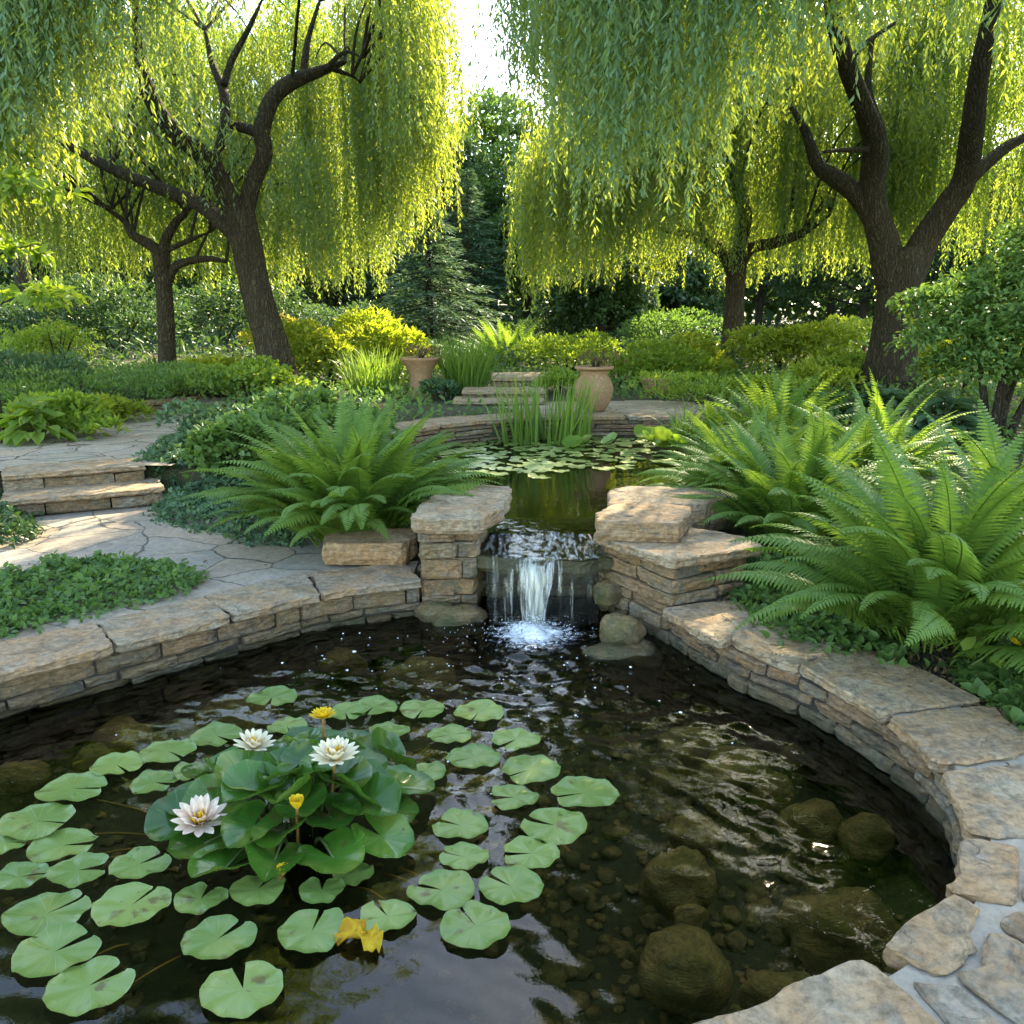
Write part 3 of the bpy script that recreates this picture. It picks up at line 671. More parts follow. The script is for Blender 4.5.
fw = empty('spillway_wall', (0, 0, 0), 0, 'dark wet stone wall in the recess behind the falling water', 'stone wall')
mb, _, _ = masonry([(-.16, 4.47), (.52, 4.47)], -.45, .235, rng, (.08, .14), (.12, .3), .15); mb.build('stonework', M['wet_stone'], fw)
core([(-.3, 4.50), (.7, 4.50)], -.45, .24, 0, .15, parent=fw)
LEDGE = [(-.28, 4.30), (-.12, 4.19), (.12, 4.13), (.38, 4.12), (.56, 4.17), (.55, 4.55), (.48, 4.74), (-.15, 4.74), (-.2, 4.5)]
o = slab('ledge_slab', LEDGE, .325, .085, rng, 'wet_stone', None, .6, jag=.02)
tag(o, 'wet mossy ledge slab that the stream spills over', 'stone ledge')
# stream over the ledge
def runz(X, Y):
    rg = np.random.default_rng(9); h = np.zeros_like(X)
    for k in range(22):
        th = rg.uniform(0, 2 * PI); lam = rg.uniform(.03, .11); h += lam * .05 * np.sin((X * math.cos(th) + Y * math.sin(th)) * 2 * PI / lam + rg.uniform(0, 6.28))
    z = .336 + (Z_UP + .002 - .336) * sm((Y - 4.2) / .5)
    return z + h * .06 * (1 - .9 * sm((Y - 4.6) / .4))
sheet('stream_water', [(-.19, 4.26), (-.02, 4.19), (.15, 4.125), (.38, 4.11), (.5, 4.16), (.5, 4.6), (.55, 4.95), (-.05, 4.95), (-.12, 4.6)], 0, M['water_run'], .012, runz)
wf = empty('waterfall', (.2, 4.0, 0), 0, 'small clear waterfall dropping from the mossy ledge into the lower pool', 'waterfall')
def fall_sheet(name, x0, x1, w_bot, seedy, dens, ylip, zlip=.338, pull=0):
    nu, nv = max(4, int((x1 - x0) / .008)), 30; V = []; A = []
    for j in range(nv + 1):
        t = j / nv; z = zlip - (zlip + .015) * t ** 1.0
        for i in range(nu + 1):
            u = i / nu; xm = (x0 + x1) / 2 + pull * t; x = xm + (u - .5) * ((x1 - x0) * (1 - t) + w_bot * t)
            drop = max(zlip - z, 0); y = ylip + .02 - .19 * math.sqrt(drop + .0008) + .012 * math.sin(u * 17 + seedy) + .006 * math.sin(u * 41 + 3 * t + seedy)
            V.append((x + .004 * math.sin(t * 9 + u * 5), y, z)); A.append(dens - .25 * abs(u - .5) * 2 * (1 if x1 - x0 > .05 else .3))
    I = np.arange((nu + 1) * (nv + 1)).reshape(nv + 1, nu + 1)
    F = np.stack([I[:-1, :-1], I[:-1, 1:], I[1:, 1:], I[1:, :-1]], -1).reshape(-1, 4)
    return build(name, np.array(V) - np.array((.2, 4.0, 0)), F, M['fall'], wf, np.array(A), True)
fall_sheet('main_stream', .015, .235, .12, 1, .76, 4.15, pull=-.01)
fall_sheet('main_stream', .05, .20, .10, 7, .64, 4.135, pull=-.01)
fall_sheet('veil', -.15, .49, .58, 4, .20, 4.14)
for x0, w, dn_ in ((-.11, .035, .48), (-.05, .04, .44), (-.012, .02, .55), (.245, .03, .44), (.31, .03, .42), (.41, .02, .44)):
    fall_sheet('thin_stream', x0, x0 + w, w * .7, x0 * 50, dn_, 4.15 if x0 > 0 else 4.19)
# foam and drops
rf = np.random.default_rng(3)
def blobs(P, r, flat=1.0):
    ico = [(0, 0, 1)] + [(math.cos(a) * .9, math.sin(a) * .9, .45) for a in np.arange(6) * PI / 3] + [(math.cos(a + .5) * .9, math.sin(a + .5) * .9, -.45) for a in np.arange(6) * PI / 3] + [(0, 0, -1)]
    ico = np.array(ico); fs = []
    for k in range(6):
        fs += [[0, 1 + k, 1 + (k + 1) % 6], [13, 7 + (k + 1) % 6, 7 + k], [1 + k, 7 + k, 1 + (k + 1) % 6], [7 + k, 7 + (k + 1) % 6, 1 + (k + 1) % 6]]
    fs = np.array(fs); n = len(P); sc_ = np.asarray(r)[:, None, None] * np.array([1, 1, flat])
    V = (ico[None] * sc_ + P[:, None]).reshape(-1, 3); Fq = (fs[None] + (np.arange(n) * 14)[:, None, None]).reshape(-1, 3)
    return V, Fq
def froth_mat(name, scale, stretch, centre=None, r0=.05, r1=.4, lo=.45, hi=.7, mx_=.85):
    m, nt, out = mat(name); p = posn(nt)
    mp = nd(nt, 'Mapping'); mp.inputs['Scale'].default_value = stretch; lk(nt, p, mp.inputs[0])
    n1 = noise_(nt, scale, 6, .68, mp.outputs[0], .8); f = n1
    if centre is not None:
        d = nd(nt, 'VectorMath', operation='DISTANCE'); lk(nt, p, d.inputs[0]); d.inputs[1].default_value = centre
        k = nd(nt, 'MapRange', i_1=r0, i_2=r1, i_3=.26, i_4=-.30); lk(nt, d.outputs['Value'], k.inputs[0]); f = math_(nt, 'ADD', n1, k.outputs[0])
    f = ramp(nt, f, [(lo, (0,)), (hi, (mx_,))])
    t = nd(nt, 'BsdfTransparent'); d_ = nd(nt, 'BsdfPrincipled', i_Roughness=.3); d_.inputs['Base Color'].default_value = (.78, .82, .85, 1)
    bp = nd(nt, 'Bump', i_Strength=.5, i_Distance=.008); lk(nt, n1, bp.inputs['Height']); lk(nt, bp.outputs[0], d_.inputs['Normal'])
    mx = nd(nt, 'MixShader'); lk(nt, f, mx.inputs[0]); lk(nt, t.outputs[0], mx.inputs[1]); lk(nt, d_.outputs[0], mx.inputs[2]); lk(nt, mx.outputs[0], out.inputs[0]); return m
M['froth'] = froth_mat('splash_froth', 26, (1, 1.5, 1), (.11, 3.90, 0), .02, .36, .46, .70)
M['froth_sparkle'] = froth_mat('stream_froth_sparkle', 26, (1.5, .32, 1), None, 0, 0, .48, .74, .62)  # froth streaks; the sky sparkle of the ripples is painted into their white
cir = [(.11 + .5 * math.cos(q), 3.88 + .36 * math.sin(q)) for q in np.arange(40) * PI / 20]
o = sheet('splash_foam', [c_ for c_ in cir if inpoly(np.array(c_[0]), np.array(c_[1]), POND)], 0, M['froth'], .014, lambda X, Y: ripple(X, Y) + .003 + .018 * np.exp(-(np.hypot(X - .11, Y - 3.93) / .075) ** 2), 'stuff'); tag(o, 'white foam spreading from the foot of the waterfall', 'foam')
o = sheet('stream_foam_sparkle', [(-.17, 4.25), (-.02, 4.18), (.15, 4.12), (.38, 4.105), (.49, 4.155), (.49, 4.55), (.1, 4.64), (-.12, 4.55)], 0, M['froth_sparkle'], .012, lambda X, Y: runz(X, Y) + .003, 'stuff'); tag(o, 'white froth and painted sky sparkle on the stream running over the ledge', 'foam')
n = 420; th = rf.uniform(0, 2 * PI, n); rr = np.abs(rf.normal(0, 1, n)) * .13
Pp = np.stack([.11 + np.cos(th) * rr * 1.4, 3.93 + np.sin(th) * rr * .75, .006 + np.maximum(0, .09 - rr * .25) * rf.random(n) ** 2], 1)
V, Fq = blobs(Pp, rf.uniform(.0008, .0028, n)); tag(build('splash_drops', V, Fq, M['foam'], None, None, True), 'small drops thrown up at the foot of the waterfall', 'drops', None, 'stuff')
n = 150; Pp = np.stack([rf.normal(-.05, .55, n), 3.95 - np.abs(rf.normal(0, .55, n)), np.full(n, .003)], 1)
Pp = Pp[inpoly(Pp[:, 0], Pp[:, 1], POND) & (polydist(Pp[:, 0], Pp[:, 1], POND) > .05)]
V, Fq = blobs(Pp, rf.gamma(2, .0012, len(Pp)) + .0008, .5); tag(build('surface_bubbles', V, Fq, M['foam'], None, None, True), 'scattered white bubbles drifting on the dark water near the fall', 'bubbles', None, 'stuff')

# ------------------------------------------------------------------ rocks
def rock_geo(rng, sx, sy, sz, lump=.16, res=18, p=2.15):
    V = []; nu, nv = res * 2, res; so = rng.uniform(0, 90)
    for j in range(nv + 1):
        ph = PI * j / nv
        for i in range(nu):
            a = 2 * PI * i / nu; d = np.array([math.sin(ph) * math.cos(a), math.sin(ph) * math.sin(a), math.cos(ph)])
            q = np.sign(d) * np.abs(d) ** (2 / p); q /= max(1e-6, (np.abs(q) ** p).sum() ** (1 / p)) if False else 1
            r = 1 + lump * N3(d * 1.3, 1, so) * 1.6 + lump * .45 * N3(d * 4, 1, so) + lump * .22 * N3(d * 11, 1, so)
            V.append(q * r * (sx, sy, sz))
    F = [[j * nu + i, (j + 1) * nu + i, (j + 1) * nu + (i + 1) % nu, j * nu + (i + 1) % nu] for j in range(nv) for i in range(nu)]
    return np.array(V), F
def rock(name, x, y, z, sx, sy, sz, rz, m, var=.5, label=None, cat=None, group=None, lump=.16):
    V, F = rock_geo(rng, sx, sy, sz, lump)
    o = build(name, V, F, M[m], None, var, True, (x, y, z)); o.rotation_euler = (0, 0, rz)
    return tag(o, label, cat, group)
BG = 'boulders at the foot of the waterfall'
x, y, _ = G(436, 613, .03); rock('boulder', x, y + .02, .02, .115, .09, .062, .1, 'boulder', .5, 'mossy round boulder half out of the water left of the waterfall', 'boulder', BG)
x, y, _ = G(611, 597, .14); rock('boulder', x, y + .08, .135, .085, .085, .08, .6, 'boulder', .2, 'dark wet boulder tucked under the ledge above the other right boulders', 'boulder', BG)
x, y, _ = G(622, 628, .08); rock('boulder', x, y, .065, .115, .105, .078, .2, 'boulder', .9, 'round mossy boulder with a wet shine right of the waterfall', 'boulder', BG)
x, y, _ = G(620, 650, .0); rock('boulder', x + .02, y + .02, -.03, .2, .14, .065, .1, 'boulder', .3, 'broad flat boulder barely out of the water below the round mossy one', 'boulder', BG)
rock('boulder', -.30, 4.12, -.02, .17, .12, .09, .4, 'boulder', .4, 'low dark boulder against the foot of the left pier', 'boulder', BG)
SG = 'large stones on the pool bed'
STN = [(678, 868, 84, 62, 'rounded square brown stone under water, farther of the two big middle ones'),
       (683, 955, 96, 88, 'biggest brown stone under water, nearest the near coping in the middle right'),
       (692, 738, 80, 36, 'wide flat olive stone under water beside the rippled sky reflection'),
       (737, 763, 86, 36, 'long flat stone under water behind the small tan stone'),
       (774, 783, 50, 30, 'small tan stone under water between two wider stones'),
       (812, 813, 74, 42, 'oval mossy stone under water left of the lone dark stone by the right wall'),
       (868, 828, 60, 40, 'lone dark oval stone under water next to the right wall'),
       (695, 826, 62, 36, 'low dark stone under water just behind the rounded square one'),
       (664, 779, 34, 24, 'small dark stone under water right of the big outermost lily pad'),
       (845, 885, 150, 80, 'very broad flat olive stone under water at the right corner of the pool'),
       (690, 912, 40, 22, 'small stone under water between the two big brown stones'),
       (780, 985, 90, 50, 'broad mossy stone under water beside the near coping'),
       (800, 745, 44, 24, 'small olive stone under water close to the right wall'),
       (122, 729, 72, 30, 'oval brown stone under water near the left wall'),
       (34, 720, 60, 28, 'dark flat stone under water at the foot of the left wall'),
       (95, 752, 46, 20, 'narrow dark stone under water behind the leftmost pads'),
       (20, 770, 70, 26, 'long dark stone under water at the left edge of the picture'),
       (230, 690, 110, 40, 'broad olive slab of stone under water behind the lone rear pad'),
       (420, 668, 80, 30, 'flat olive stone under water in front of the left pier'),
       (210, 668, 70, 22, 'flat dark stone under water at the bend of the left wall'),
       (340, 655, 60, 20, 'small flat stone under water near the left coping end')]
for px, py, w, h, lb in STN:
    x, y, _ = G(px, py, -.15); D = y * CP + 1.8 * SP; sx = .84 * w / 2 / F_PX * D; sy = h / 2 / F_PX * D * D / 1.8 * .68
    sz = min(.17, .75 * min(sx, sy) + .02)
    rock('submerged_stone', x, y, -.15 - sz * .55 - (.09 if w >= 100 else 0), sx, min(sy, sx * 1.3), sz, rng.uniform(-.25, .25), 'pond_stone', rng.random(), lb, 'stone', SG, .2)
# pebbles
n = 1900; th = rf.random((n * 4, 2)); Px = -3.4 + th[:, 0] * 4.9; Py = 1.2 + th[:, 1] * 3.2
k = inpoly(Px, Py, POND) & (polydist(Px, Py, POND) > .03) & ((Px > .1) | (rf.random(n * 4) < .3)); Px, Py = Px[k][:n], Py[k][:n]
r = rf.gamma(2.2, .0065, len(Px)) + .008
V, Fq = blobs(np.stack([Px, Py, bedz(Px, Py) + r * .15], 1), r, .45); V = V + (np.random.default_rng(4).normal(size=V.shape) * np.repeat(r, 14)[:, None] * .16)
tag(build('pebbles', V, Fq, M['bed_pebble'], None, np.repeat(rf.random(len(Px)), 14), True), 'small brown pebbles scattered over the pool bed', 'pebbles', None, 'stuff')

# ------------------------------------------------------------------ lily pads
def pad_geo(r, rng, notch=.32, lift=.012, seg=40, wav=1.0):
    V = [(0, 0, 0)]; A0 = notch; rings = (.35, .7, .93, 1.0); ph = rng.uniform(0, 6.28)
    for k, q in enumerate(rings):
        for i in range(seg + 1):
            a = A0 + (2 * PI - 2 * A0) * i / seg; e = 1.0
            edge = min(i, seg - i) / seg
            rr = r * q * (1 + .03 * math.sin(3 * a + ph) + .012 * (q > .9) * math.sin(11 * a + ph * 2)) * (1 - .10 * math.exp(-edge * 28) * (q > .9) * 1.0 + .06 * math.exp(-((edge - .06) * 22) ** 2))
            V.append((rr * math.cos(a), rr * math.sin(a), lift * wav * (q ** 3) * (.35 * math.sin(5 * a + ph) + .45 * math.sin(2 * a + ph * 2) + .25 * math.sin(9 * a + ph * 3)) + (.004 if q > .99 else 0)))
    F = [[0, 1 + i, 2 + i] for i in range(seg)]
    for k in range(3):
        for i in range(seg):
            a = 1 + k * (seg + 1) + i; F.append([a, a + seg + 1, a + seg + 2, a + 1])
    return np.array(V), F
PADG = 'lily pads floating in the lower pool'
LILY = (-.70, 2.40)
PADS = [(272, 697, 53, 'lone round pad farthest back, alone behind the other pads near the left wall'),
 (217, 736, 53, 'pad behind the left white flower, second along the rear edge of the pads'),
 (168, 752, 60, 'pad left of the rear pair behind the white flower, third along the rear edge'),
 (287, 728, 44, 'pad just in front of the lone rearmost pad, beside the yellow flower'),
 (373, 709, 52, 'rear pad right of the open yellow flower'),
 (423, 709, 52, 'rear pad second to the right of the open yellow flower'),
 (479, 712, 54, 'rearmost pad on the right, nearest the waterfall ripples'),
 (449, 736, 46, 'pad in the second row on the right, in front of the rear pair'),
 (389, 733, 46, 'pad tucked behind the right white flower and the raised leaves'),
 (345, 714, 44, 'pad half hidden between the two rear flowers'),
 (516, 739, 54, 'pad right of the second row, in front of the one nearest the waterfall'),
 (473, 758, 57, 'wide pad in the right cluster, behind the small one touching the raised leaves'),
 (532, 770, 62, 'pad at the outer right, just behind the outermost one'),
 (427, 773, 42, 'small pad touching the right side of the raised leaves'),
 (117, 767, 56, 'pad at the left rear corner, behind the long left pad'),
 (155, 782, 50, 'pad between the left rear corner and the raised leaves'),
 (192, 794, 48, 'pad under the left edge of the raised leaves, behind the pink flower'),
 (192, 772, 40, 'small pad close behind the raised leaves on the left'),
 (72, 790, 74, 'long pad at the left rear with a tiny yellow speck'),
 (38, 823, 72, 'pad at the left, in front of the long left rear pad'),
 (62, 845, 74, 'pad in the middle of the left group, with an orange stalk running to the right'),
 (4, 843, 52, 'pad cut off by the left edge of the picture, rear of the two'),
 (20, 878, 58, 'pad with a brown tip at the left edge of the picture'),
 (78, 872, 64, 'pad right of the brown tipped one'),
 (139, 867, 64, 'pad in front of the pink flower, left of the pair below the raised leaves'),
 (47, 913, 90, 'big pad at the left, rear of the three big left front ones'),
 (131, 906, 84, 'big pad in the left middle, rear right of the left front trio'),
 (201, 900, 58, 'medium pad left of the heart shaped one in front of the raised leaves'),
 (258, 891, 62, 'heart shaped pad right in front of the raised leaves'),
 (322, 893, 52, 'small pad in front of the raised leaves, right of the heart shaped one'),
 (354, 873, 44, 'darker small pad under the right front of the raised leaves'),
 (55, 952, 86, 'big pad at the left front, just behind the nearest left one'),
 (89, 987, 92, 'nearest pad in the left front corner'),
 (218, 941, 80, 'big pad in the front middle, behind the nearest middle one'),
 (312, 934, 74, 'pad left of the floating yellow leaves'),
 (388, 916, 62, 'pad right of the floating yellow leaves'),
 (243, 989, 86, 'nearest pad in the front middle, notched at the back'),
 (442, 891, 72, 'deeply split pad right of the floating yellow leaves group, left of the front right trio'),
 (476, 928, 78, 'frontmost pad of the right cluster'),
 (511, 889, 68, 'pad behind the frontmost right one, at the outer side'),
 (532, 853, 64, 'right pad in front of the wide outer pair'),
 (461, 826, 62, 'pad on the inner side of the right cluster, near the raised leaves'),
 (465, 858, 52, 'pad between the inner right pad and the deeply split one'),
 (514, 799, 54, 'pad in the centre of the right cluster'),
 (586, 795, 72, 'outermost pad on the right, alone over open water'),
 (555, 825, 74, 'wide pad just in front of the outermost right one')]
rp = np.random.default_rng(21)
pad_pos = []
for px, py, w, lb in PADS:
    x, y, _ = G(px, py, .008); D = y * CP + 1.6 * SP; r = w / 2 / F_PX * D * rp.uniform(.88, .95)
    V, F = pad_geo(r, rp, rp.uniform(.05, .19)); z = .007 + .0025 * (len(pad_pos) % 5)
    ang = math.atan2(LILY[1] - y, LILY[0] - x) + rp.uniform(-.45, .45); ca, sa_ = math.cos(ang), math.sin(ang)
    V = np.stack([V[:, 0] * ca - V[:, 1] * sa_, (V[:, 0] * sa_ + V[:, 1] * ca) * rp.uniform(.78, .9), V[:, 2]], 1)
    o = build('lily_pad', V, F, M['pad'], None, rp.random(), True, (x, y, z))
    o.rotation_euler = (rp.uniform(-.012, .012), rp.uniform(-.012, .012), 0)
    tag(o, lb, 'lily pad', PADG); pad_pos.append((x, y))
# raised plant
wl = empty('water_lily', (LILY[0], LILY[1], 0), 0, 'water lily clump with dark glossy raised leaves, pale flowers and yellow buds', 'water lily')
def up_leaf(r, rng, cup):
    V, F = pad_geo(r, rng, .20, .02, 36, .6); R2 = (V[:, 0] ** 2 + V[:, 1] ** 2)
    V[:, 2] += cup * R2 / r * 1.1 + .05 * r * np.sin(np.arctan2(V[:, 1], V[:, 0]) * 3 + rng.uniform(0, 6)) * R2 / r ** 2
    V[:, 0] *= 1.12
    return V, F
stalks = MB()
lc = np.array(G(298, 812, .0)[:2])
rl = np.random.default_rng(8)
for ring, (cnt_, rad, zc, t0, t1, r0, r1) in enumerate(((5, .055, .155, -.7, -.2, .066, .080), (9, .14, .135, -.5, .1, .078, .096), (13, .235, .09, -.35, .25, .085, .104), (15, .33, .045, -.25, .3, .082, .102))):
    for i in range(cnt_):
        az = 2 * PI * (i + .5 * (ring % 2)) / cnt_ + rl.uniform(-.22, .22); q = rad * rl.uniform(.86, 1.12); r = rl.uniform(r0, r1)
        x, y = lc[0] + 1.08 * q * math.cos(az), lc[1] + .98 * q * math.sin(az); z = zc * rl.uniform(.82, 1.15); tilt = rl.uniform(t0, t1)
        if rl.random() < .12: tilt = rl.uniform(.45, .9)
        V, F = up_leaf(r, rl, rl.uniform(-.1, .2)); V[:, 2] += np.abs(V[:, 1]) ** 1.3 * rl.uniform(.05, .55) / r ** .3
        o = build('raised_leaf', V, F, M['pad_up'], wl, rl.random(), True, (x - LILY[0], y - LILY[1], z))
        Rm = Matrix.Rotation(az + rl.uniform(-.3, .3), 4, 'Z') @ Matrix.Rotation(tilt, 4, 'Y') @ Matrix.Rotation(rl.normal(0, .16), 4, 'X') @ Matrix.Rotation(PI + rl.uniform(-.25, .25), 4, 'Z')
        o.rotation_euler = Rm.to_euler(); dx, dy = x - lc[0], y - lc[1]
        stalks.add(*tube([(lc[0] + dx * .2, lc[1] + dy * .2, -.3), (lc[0] + dx * .55, lc[1] + dy * .55, z * .3), (x, y, z - .002)], [.006, .006, .004], 6, smooth_per=4))
stalks.build('leaf_stalks', M['stem'], wl, True, off=(LILY[0], LILY[1], 0))
# long orange stalks running out to the pads
for px0, py0, px1, py1 in ((170, 816, 92, 799), (160, 832, 95, 834), (158, 842, 90, 856), (165, 845, 70, 866), (178, 868, 158, 873), (180, 950, 130, 985), (128, 938, 95, 956), (385, 868, 425, 893), (395, 862, 430, 885), (400, 762, 440, 740), (405, 765, 445, 745), (280, 722, 276, 706), (350, 880, 385, 900)):
    p0 = np.array(G(px0, py0, -.01)); p1 = np.array(G(px1, py1, -.003)); V, F = tube([p0 + (0, 0, -.02), (p0 + p1) / 2 + (.006, .004, -.005), p1], [.0035, .0035, .003], 6)
    build('pad_stalk', V - np.array((LILY[0], LILY[1], 0)), F, M['stalk'], wl, .5, True)
def petals(n, r, open_, layers, w):
    Vs = []; Fs = []; c = 0
    for L in range(layers):
        op = open_ * (1 - .32 * L); rr = r * (1 - .14 * L)
        for i in range(n):
            a = 2 * PI * (i + .5 * L) / n + rp.uniform(-.08, .08); d = np.array([math.cos(a), math.sin(a), 0]); s = np.array([-math.sin(a), math.cos(a), 0])
            el = (PI / 2 - op) * rp.uniform(.85, 1.15); pts = []
            for t, ww in ((0, .25), (.35, .9), (.68, 1.0), (.9, .5), (1.0, .05)):
                u = d * math.cos(el) * t * rr + np.array([0, 0, math.sin(el) * t * rr * (1 + .12 * t)]) + d * (.006)
                cupz = np.array([0, 0, 1]) * .25 * w * rr * ww
                pts += [u - s * w * rr * ww + cupz, u - .0 * s, u + s * w * rr * ww + cupz]
            Vs += pts
            for k in range(4):
                b = c + k * 3; Fs += [[b, b + 1, b + 4, b + 3], [b + 1, b + 2, b + 5, b + 4]]
            c += 15
    return np.array(Vs), Fs
def flower(px, py, z, r, kind, label):
    x, y, _ = G(px, py, z); m = {'w': 'petal_white', 'p': 'petal_pink', 'y': 'petal_yellow'}[kind[0]]
    bud = len(kind) > 1
    V, F = petals(9 if bud else 13, r, .5 if bud else 1.2, 3, .165 if not bud else .36)
    o = build('flower', V, F, M[m], wl, rp.random(len(V)), True, (x - LILY[0], y - LILY[1], z)); o['label'] = label
    o.rotation_euler = (rp.uniform(-.1, .25), rp.uniform(-.15, .15), rp.uniform(0, 3))
    mb = MB()
    if not bud:
        for i in range(34):
            a = rp.uniform(0, 6.28); q = rp.uniform(0, .2) * r; h = r * rp.uniform(.4, .55); mb.add(*tube([(q * math.cos(a), q * math.sin(a), .004), (q * 1.9 * math.cos(a), q * 1.9 * math.sin(a), h)], [.0016, .0022], 5, smooth_per=1))
        mb.build('stamens', M['stamen'], o)
    V, F = tube([(0, 0, 0), (.0, .01, -z * .5), (0, .03, -z - .05)], [.005, .005, .005], 6); build('flower_stalk', V, F, M['stalk'], o, .5, True)
flower(200, 823, .09, .085, 'p', 'blush pink flower leaning at the left edge of the leaves')
flower(254, 748, .17, .070, 'w', 'white flower low at the back left')
flower(335, 760, .22, .080, 'w', 'white flower standing on the right above the leaves')
flower(323, 718, .24, .046, 'y', 'small open yellow flower at the back')
flower(297, 808, .15, .036, 'yb', 'closed round yellow bud at the front')
flower(283, 874, .035, .026, 'yb', 'tiny yellow bud low under the front leaves')
# floating yellow leaves
for (px, py, w, rz, lb) in ((352, 934, 30, .6, 'yellow fallen leaf floating on the water, left and paler of the pair'), (370, 940, 30, 2.1, 'orange tinged fallen leaf floating between two lily pads')):
    x, y, _ = G(px, py, .014); V, F = pad_geo(.046, rp, .03, .02, 20, 1.5); V[:, 1] *= .72
    o = build('fallen_leaf', V, F, M['leaf_fallen'], None, rp.random(len(V)), True, (x, y, .02)); o.rotation_euler = (.1, .05, rz); tag(o, lb, 'leaf', 'fallen yellow leaves')

# ------------------------------------------------------------------ upper pond
UC = resample(spline(UP_CHAIN, 8), .05)
uw = empty('pond_wall', (0, 0, 0), 0, 'low dark stacked stone wall round the back of the upper pond', 'stone wall')
mb, _, _ = masonry(UC, .1, .545, rng, (.03, .05), (.15, .5), .2); mb.build('stonework', M['wall_stone'], uw)
core(UC, .05, .54, .035, .3, parent=uw)
coping_auto(UC, uw, .45, (.5, .9), .59, rng, .045)
TERR = [(.2, 8.7), (.9, 8.85), (1.9, 8.75), (2.7, 8.5), (2.9, 9.6), (1.8, 10.2), (.5, 10.0), (-.1, 9.4)]
M['terrace'] = flag_mat('terrace_brick', 3.2, (.10, .08, .055), .02, [(0, (.28, .22, .17)), (.5, (.34, .26, .19)), (1, (.38, .31, .24))])
sheet('terrace', TERR, .587, M['terrace'], .08)
nn2 = np.array([0, 1.0])
for (px0, px1, py, z, dep, lb) in ((452, 545, 409, .64, .6, 'lowest of the three far stone steps behind the iris clump'), (462, 545, 399, .72, .6, 'middle one of the three far stone steps behind the iris clump'), (490, 546, 386, .81, 1.2, 'top one of the three far stone steps, with a wide pale tread')):
    stepstone(lb, np.array(G(px0, py - 8, z)[:2]), np.array(G(px1, py - 8, z)[:2]), dep, z, .11, 'far stone steps', .9)
UPG = 'small lily pads crowded on the upper pond'
pv = [pad_geo(.5, rp, .25, .04) for _ in range(3)]; pme = []
for V, F in pv:
    o = build('small_pad', V, F, M['pad_far'], None, .5, True); pme.append(o.data); bpy.data.objects.remove(o)
cnt = 0
spots = []
for _ in range(3000):
    px = rp.uniform(440, 690); py = rp.uniform(438, 482)
    if py > 478 - 16 * max(0, (px - 560) / 120) - rp.uniform(0, 10): continue
    x, y, _ = G(px, py, Z_UP)
    if not inpoly(np.array(x), np.array(y), UPOND): continue
    r = rp.uniform(.06, .12)
    if any(math.hypot(x - a, y - b) < (r + c) * .72 for a, b, c in spots): continue
    spots.append((x, y, r))
    if len(spots) > 130: break
for i, (x, y, r) in enumerate(spots):
    o = bpy.data.objects.new('small_lily_pad', pme[i % 3]); link(o); o.location = (x, y, Z_UP + .005 + .002 * (i % 4)); o.scale = (2 * r, 2 * r, 2 * r); o.rotation_euler = (rp.uniform(-.05, .12), rp.uniform(-.05, .05), rp.uniform(0, 6.28))
    tag(o, 'small round lily pad floating among many on the upper pond', 'lily pad', UPG)
ul = empty('water_lily', (1.55, 7.5, Z_UP), 0, 'bright raised lily leaves standing out of the upper pond near its right end', 'water lily')
for i in range(26):
    a = rp.uniform(0, 6.28); q = abs(rp.normal(0, .28)); V, F = up_leaf(rp.uniform(.07, .11), rp, .4)
    o = build('raised_leaf', V, F, M['leaf_lime'] if i % 3 else M['pad_far'], ul, rp.random(), True, (q * math.cos(a) * 1.6, q * math.sin(a) * .7, rp.uniform(.05, .2) * max(.3, 1 - q)))
    o.rotation_euler = (rp.uniform(-.7, .7), rp.uniform(-.7, .7), rp.uniform(0, 6))

# ------------------------------------------------------------------ plants: shared builders
def blade_clump(n, rad, h, w, rng, lean=.35, curl=.5, segs=5):
    Vs = []; Fs = []; A = []; c = 0
    for i in range(n):
        a = rng.uniform(0, 6.28); q = math.sqrt(rng.random()) * rad; b = np.array([q * math.cos(a), q * math.sin(a), 0])
        az = a + rng.normal(0, .7); hh = h * rng.uniform(.6, 1.08); el = PI / 2 - abs(rng.normal(0, lean)); cu = curl * rng.uniform(.2, 1.5)
        side = np.array([-math.sin(az), math.cos(az), 0]); tw = rng.uniform(0, PI); p = b.copy(); v = rng.random()
        for s in range(segs + 1):
            t = s / segs; e = el - cu * t * t * 1.3; ww = w * (1 - t) ** .6 * (.6 + .4 * min(1, t * 5)) + .0008
            sd_ = side * math.cos(tw * .4) + np.array([math.cos(az), math.sin(az), 0]) * math.sin(tw * .4)
            Vs += [p - sd_ * ww, p + sd_ * ww]; A += [v, v]
            p = p + np.array([math.cos(az) * math.cos(e), math.sin(az) * math.cos(e), math.sin(e)]) * hh / segs
        for s in range(segs): k = c + 2 * s; Fs.append((k, k + 1, k + 3, k + 2))
        c += 2 * (segs + 1)
    return np.array(Vs), np.array(Fs), np.array(A)
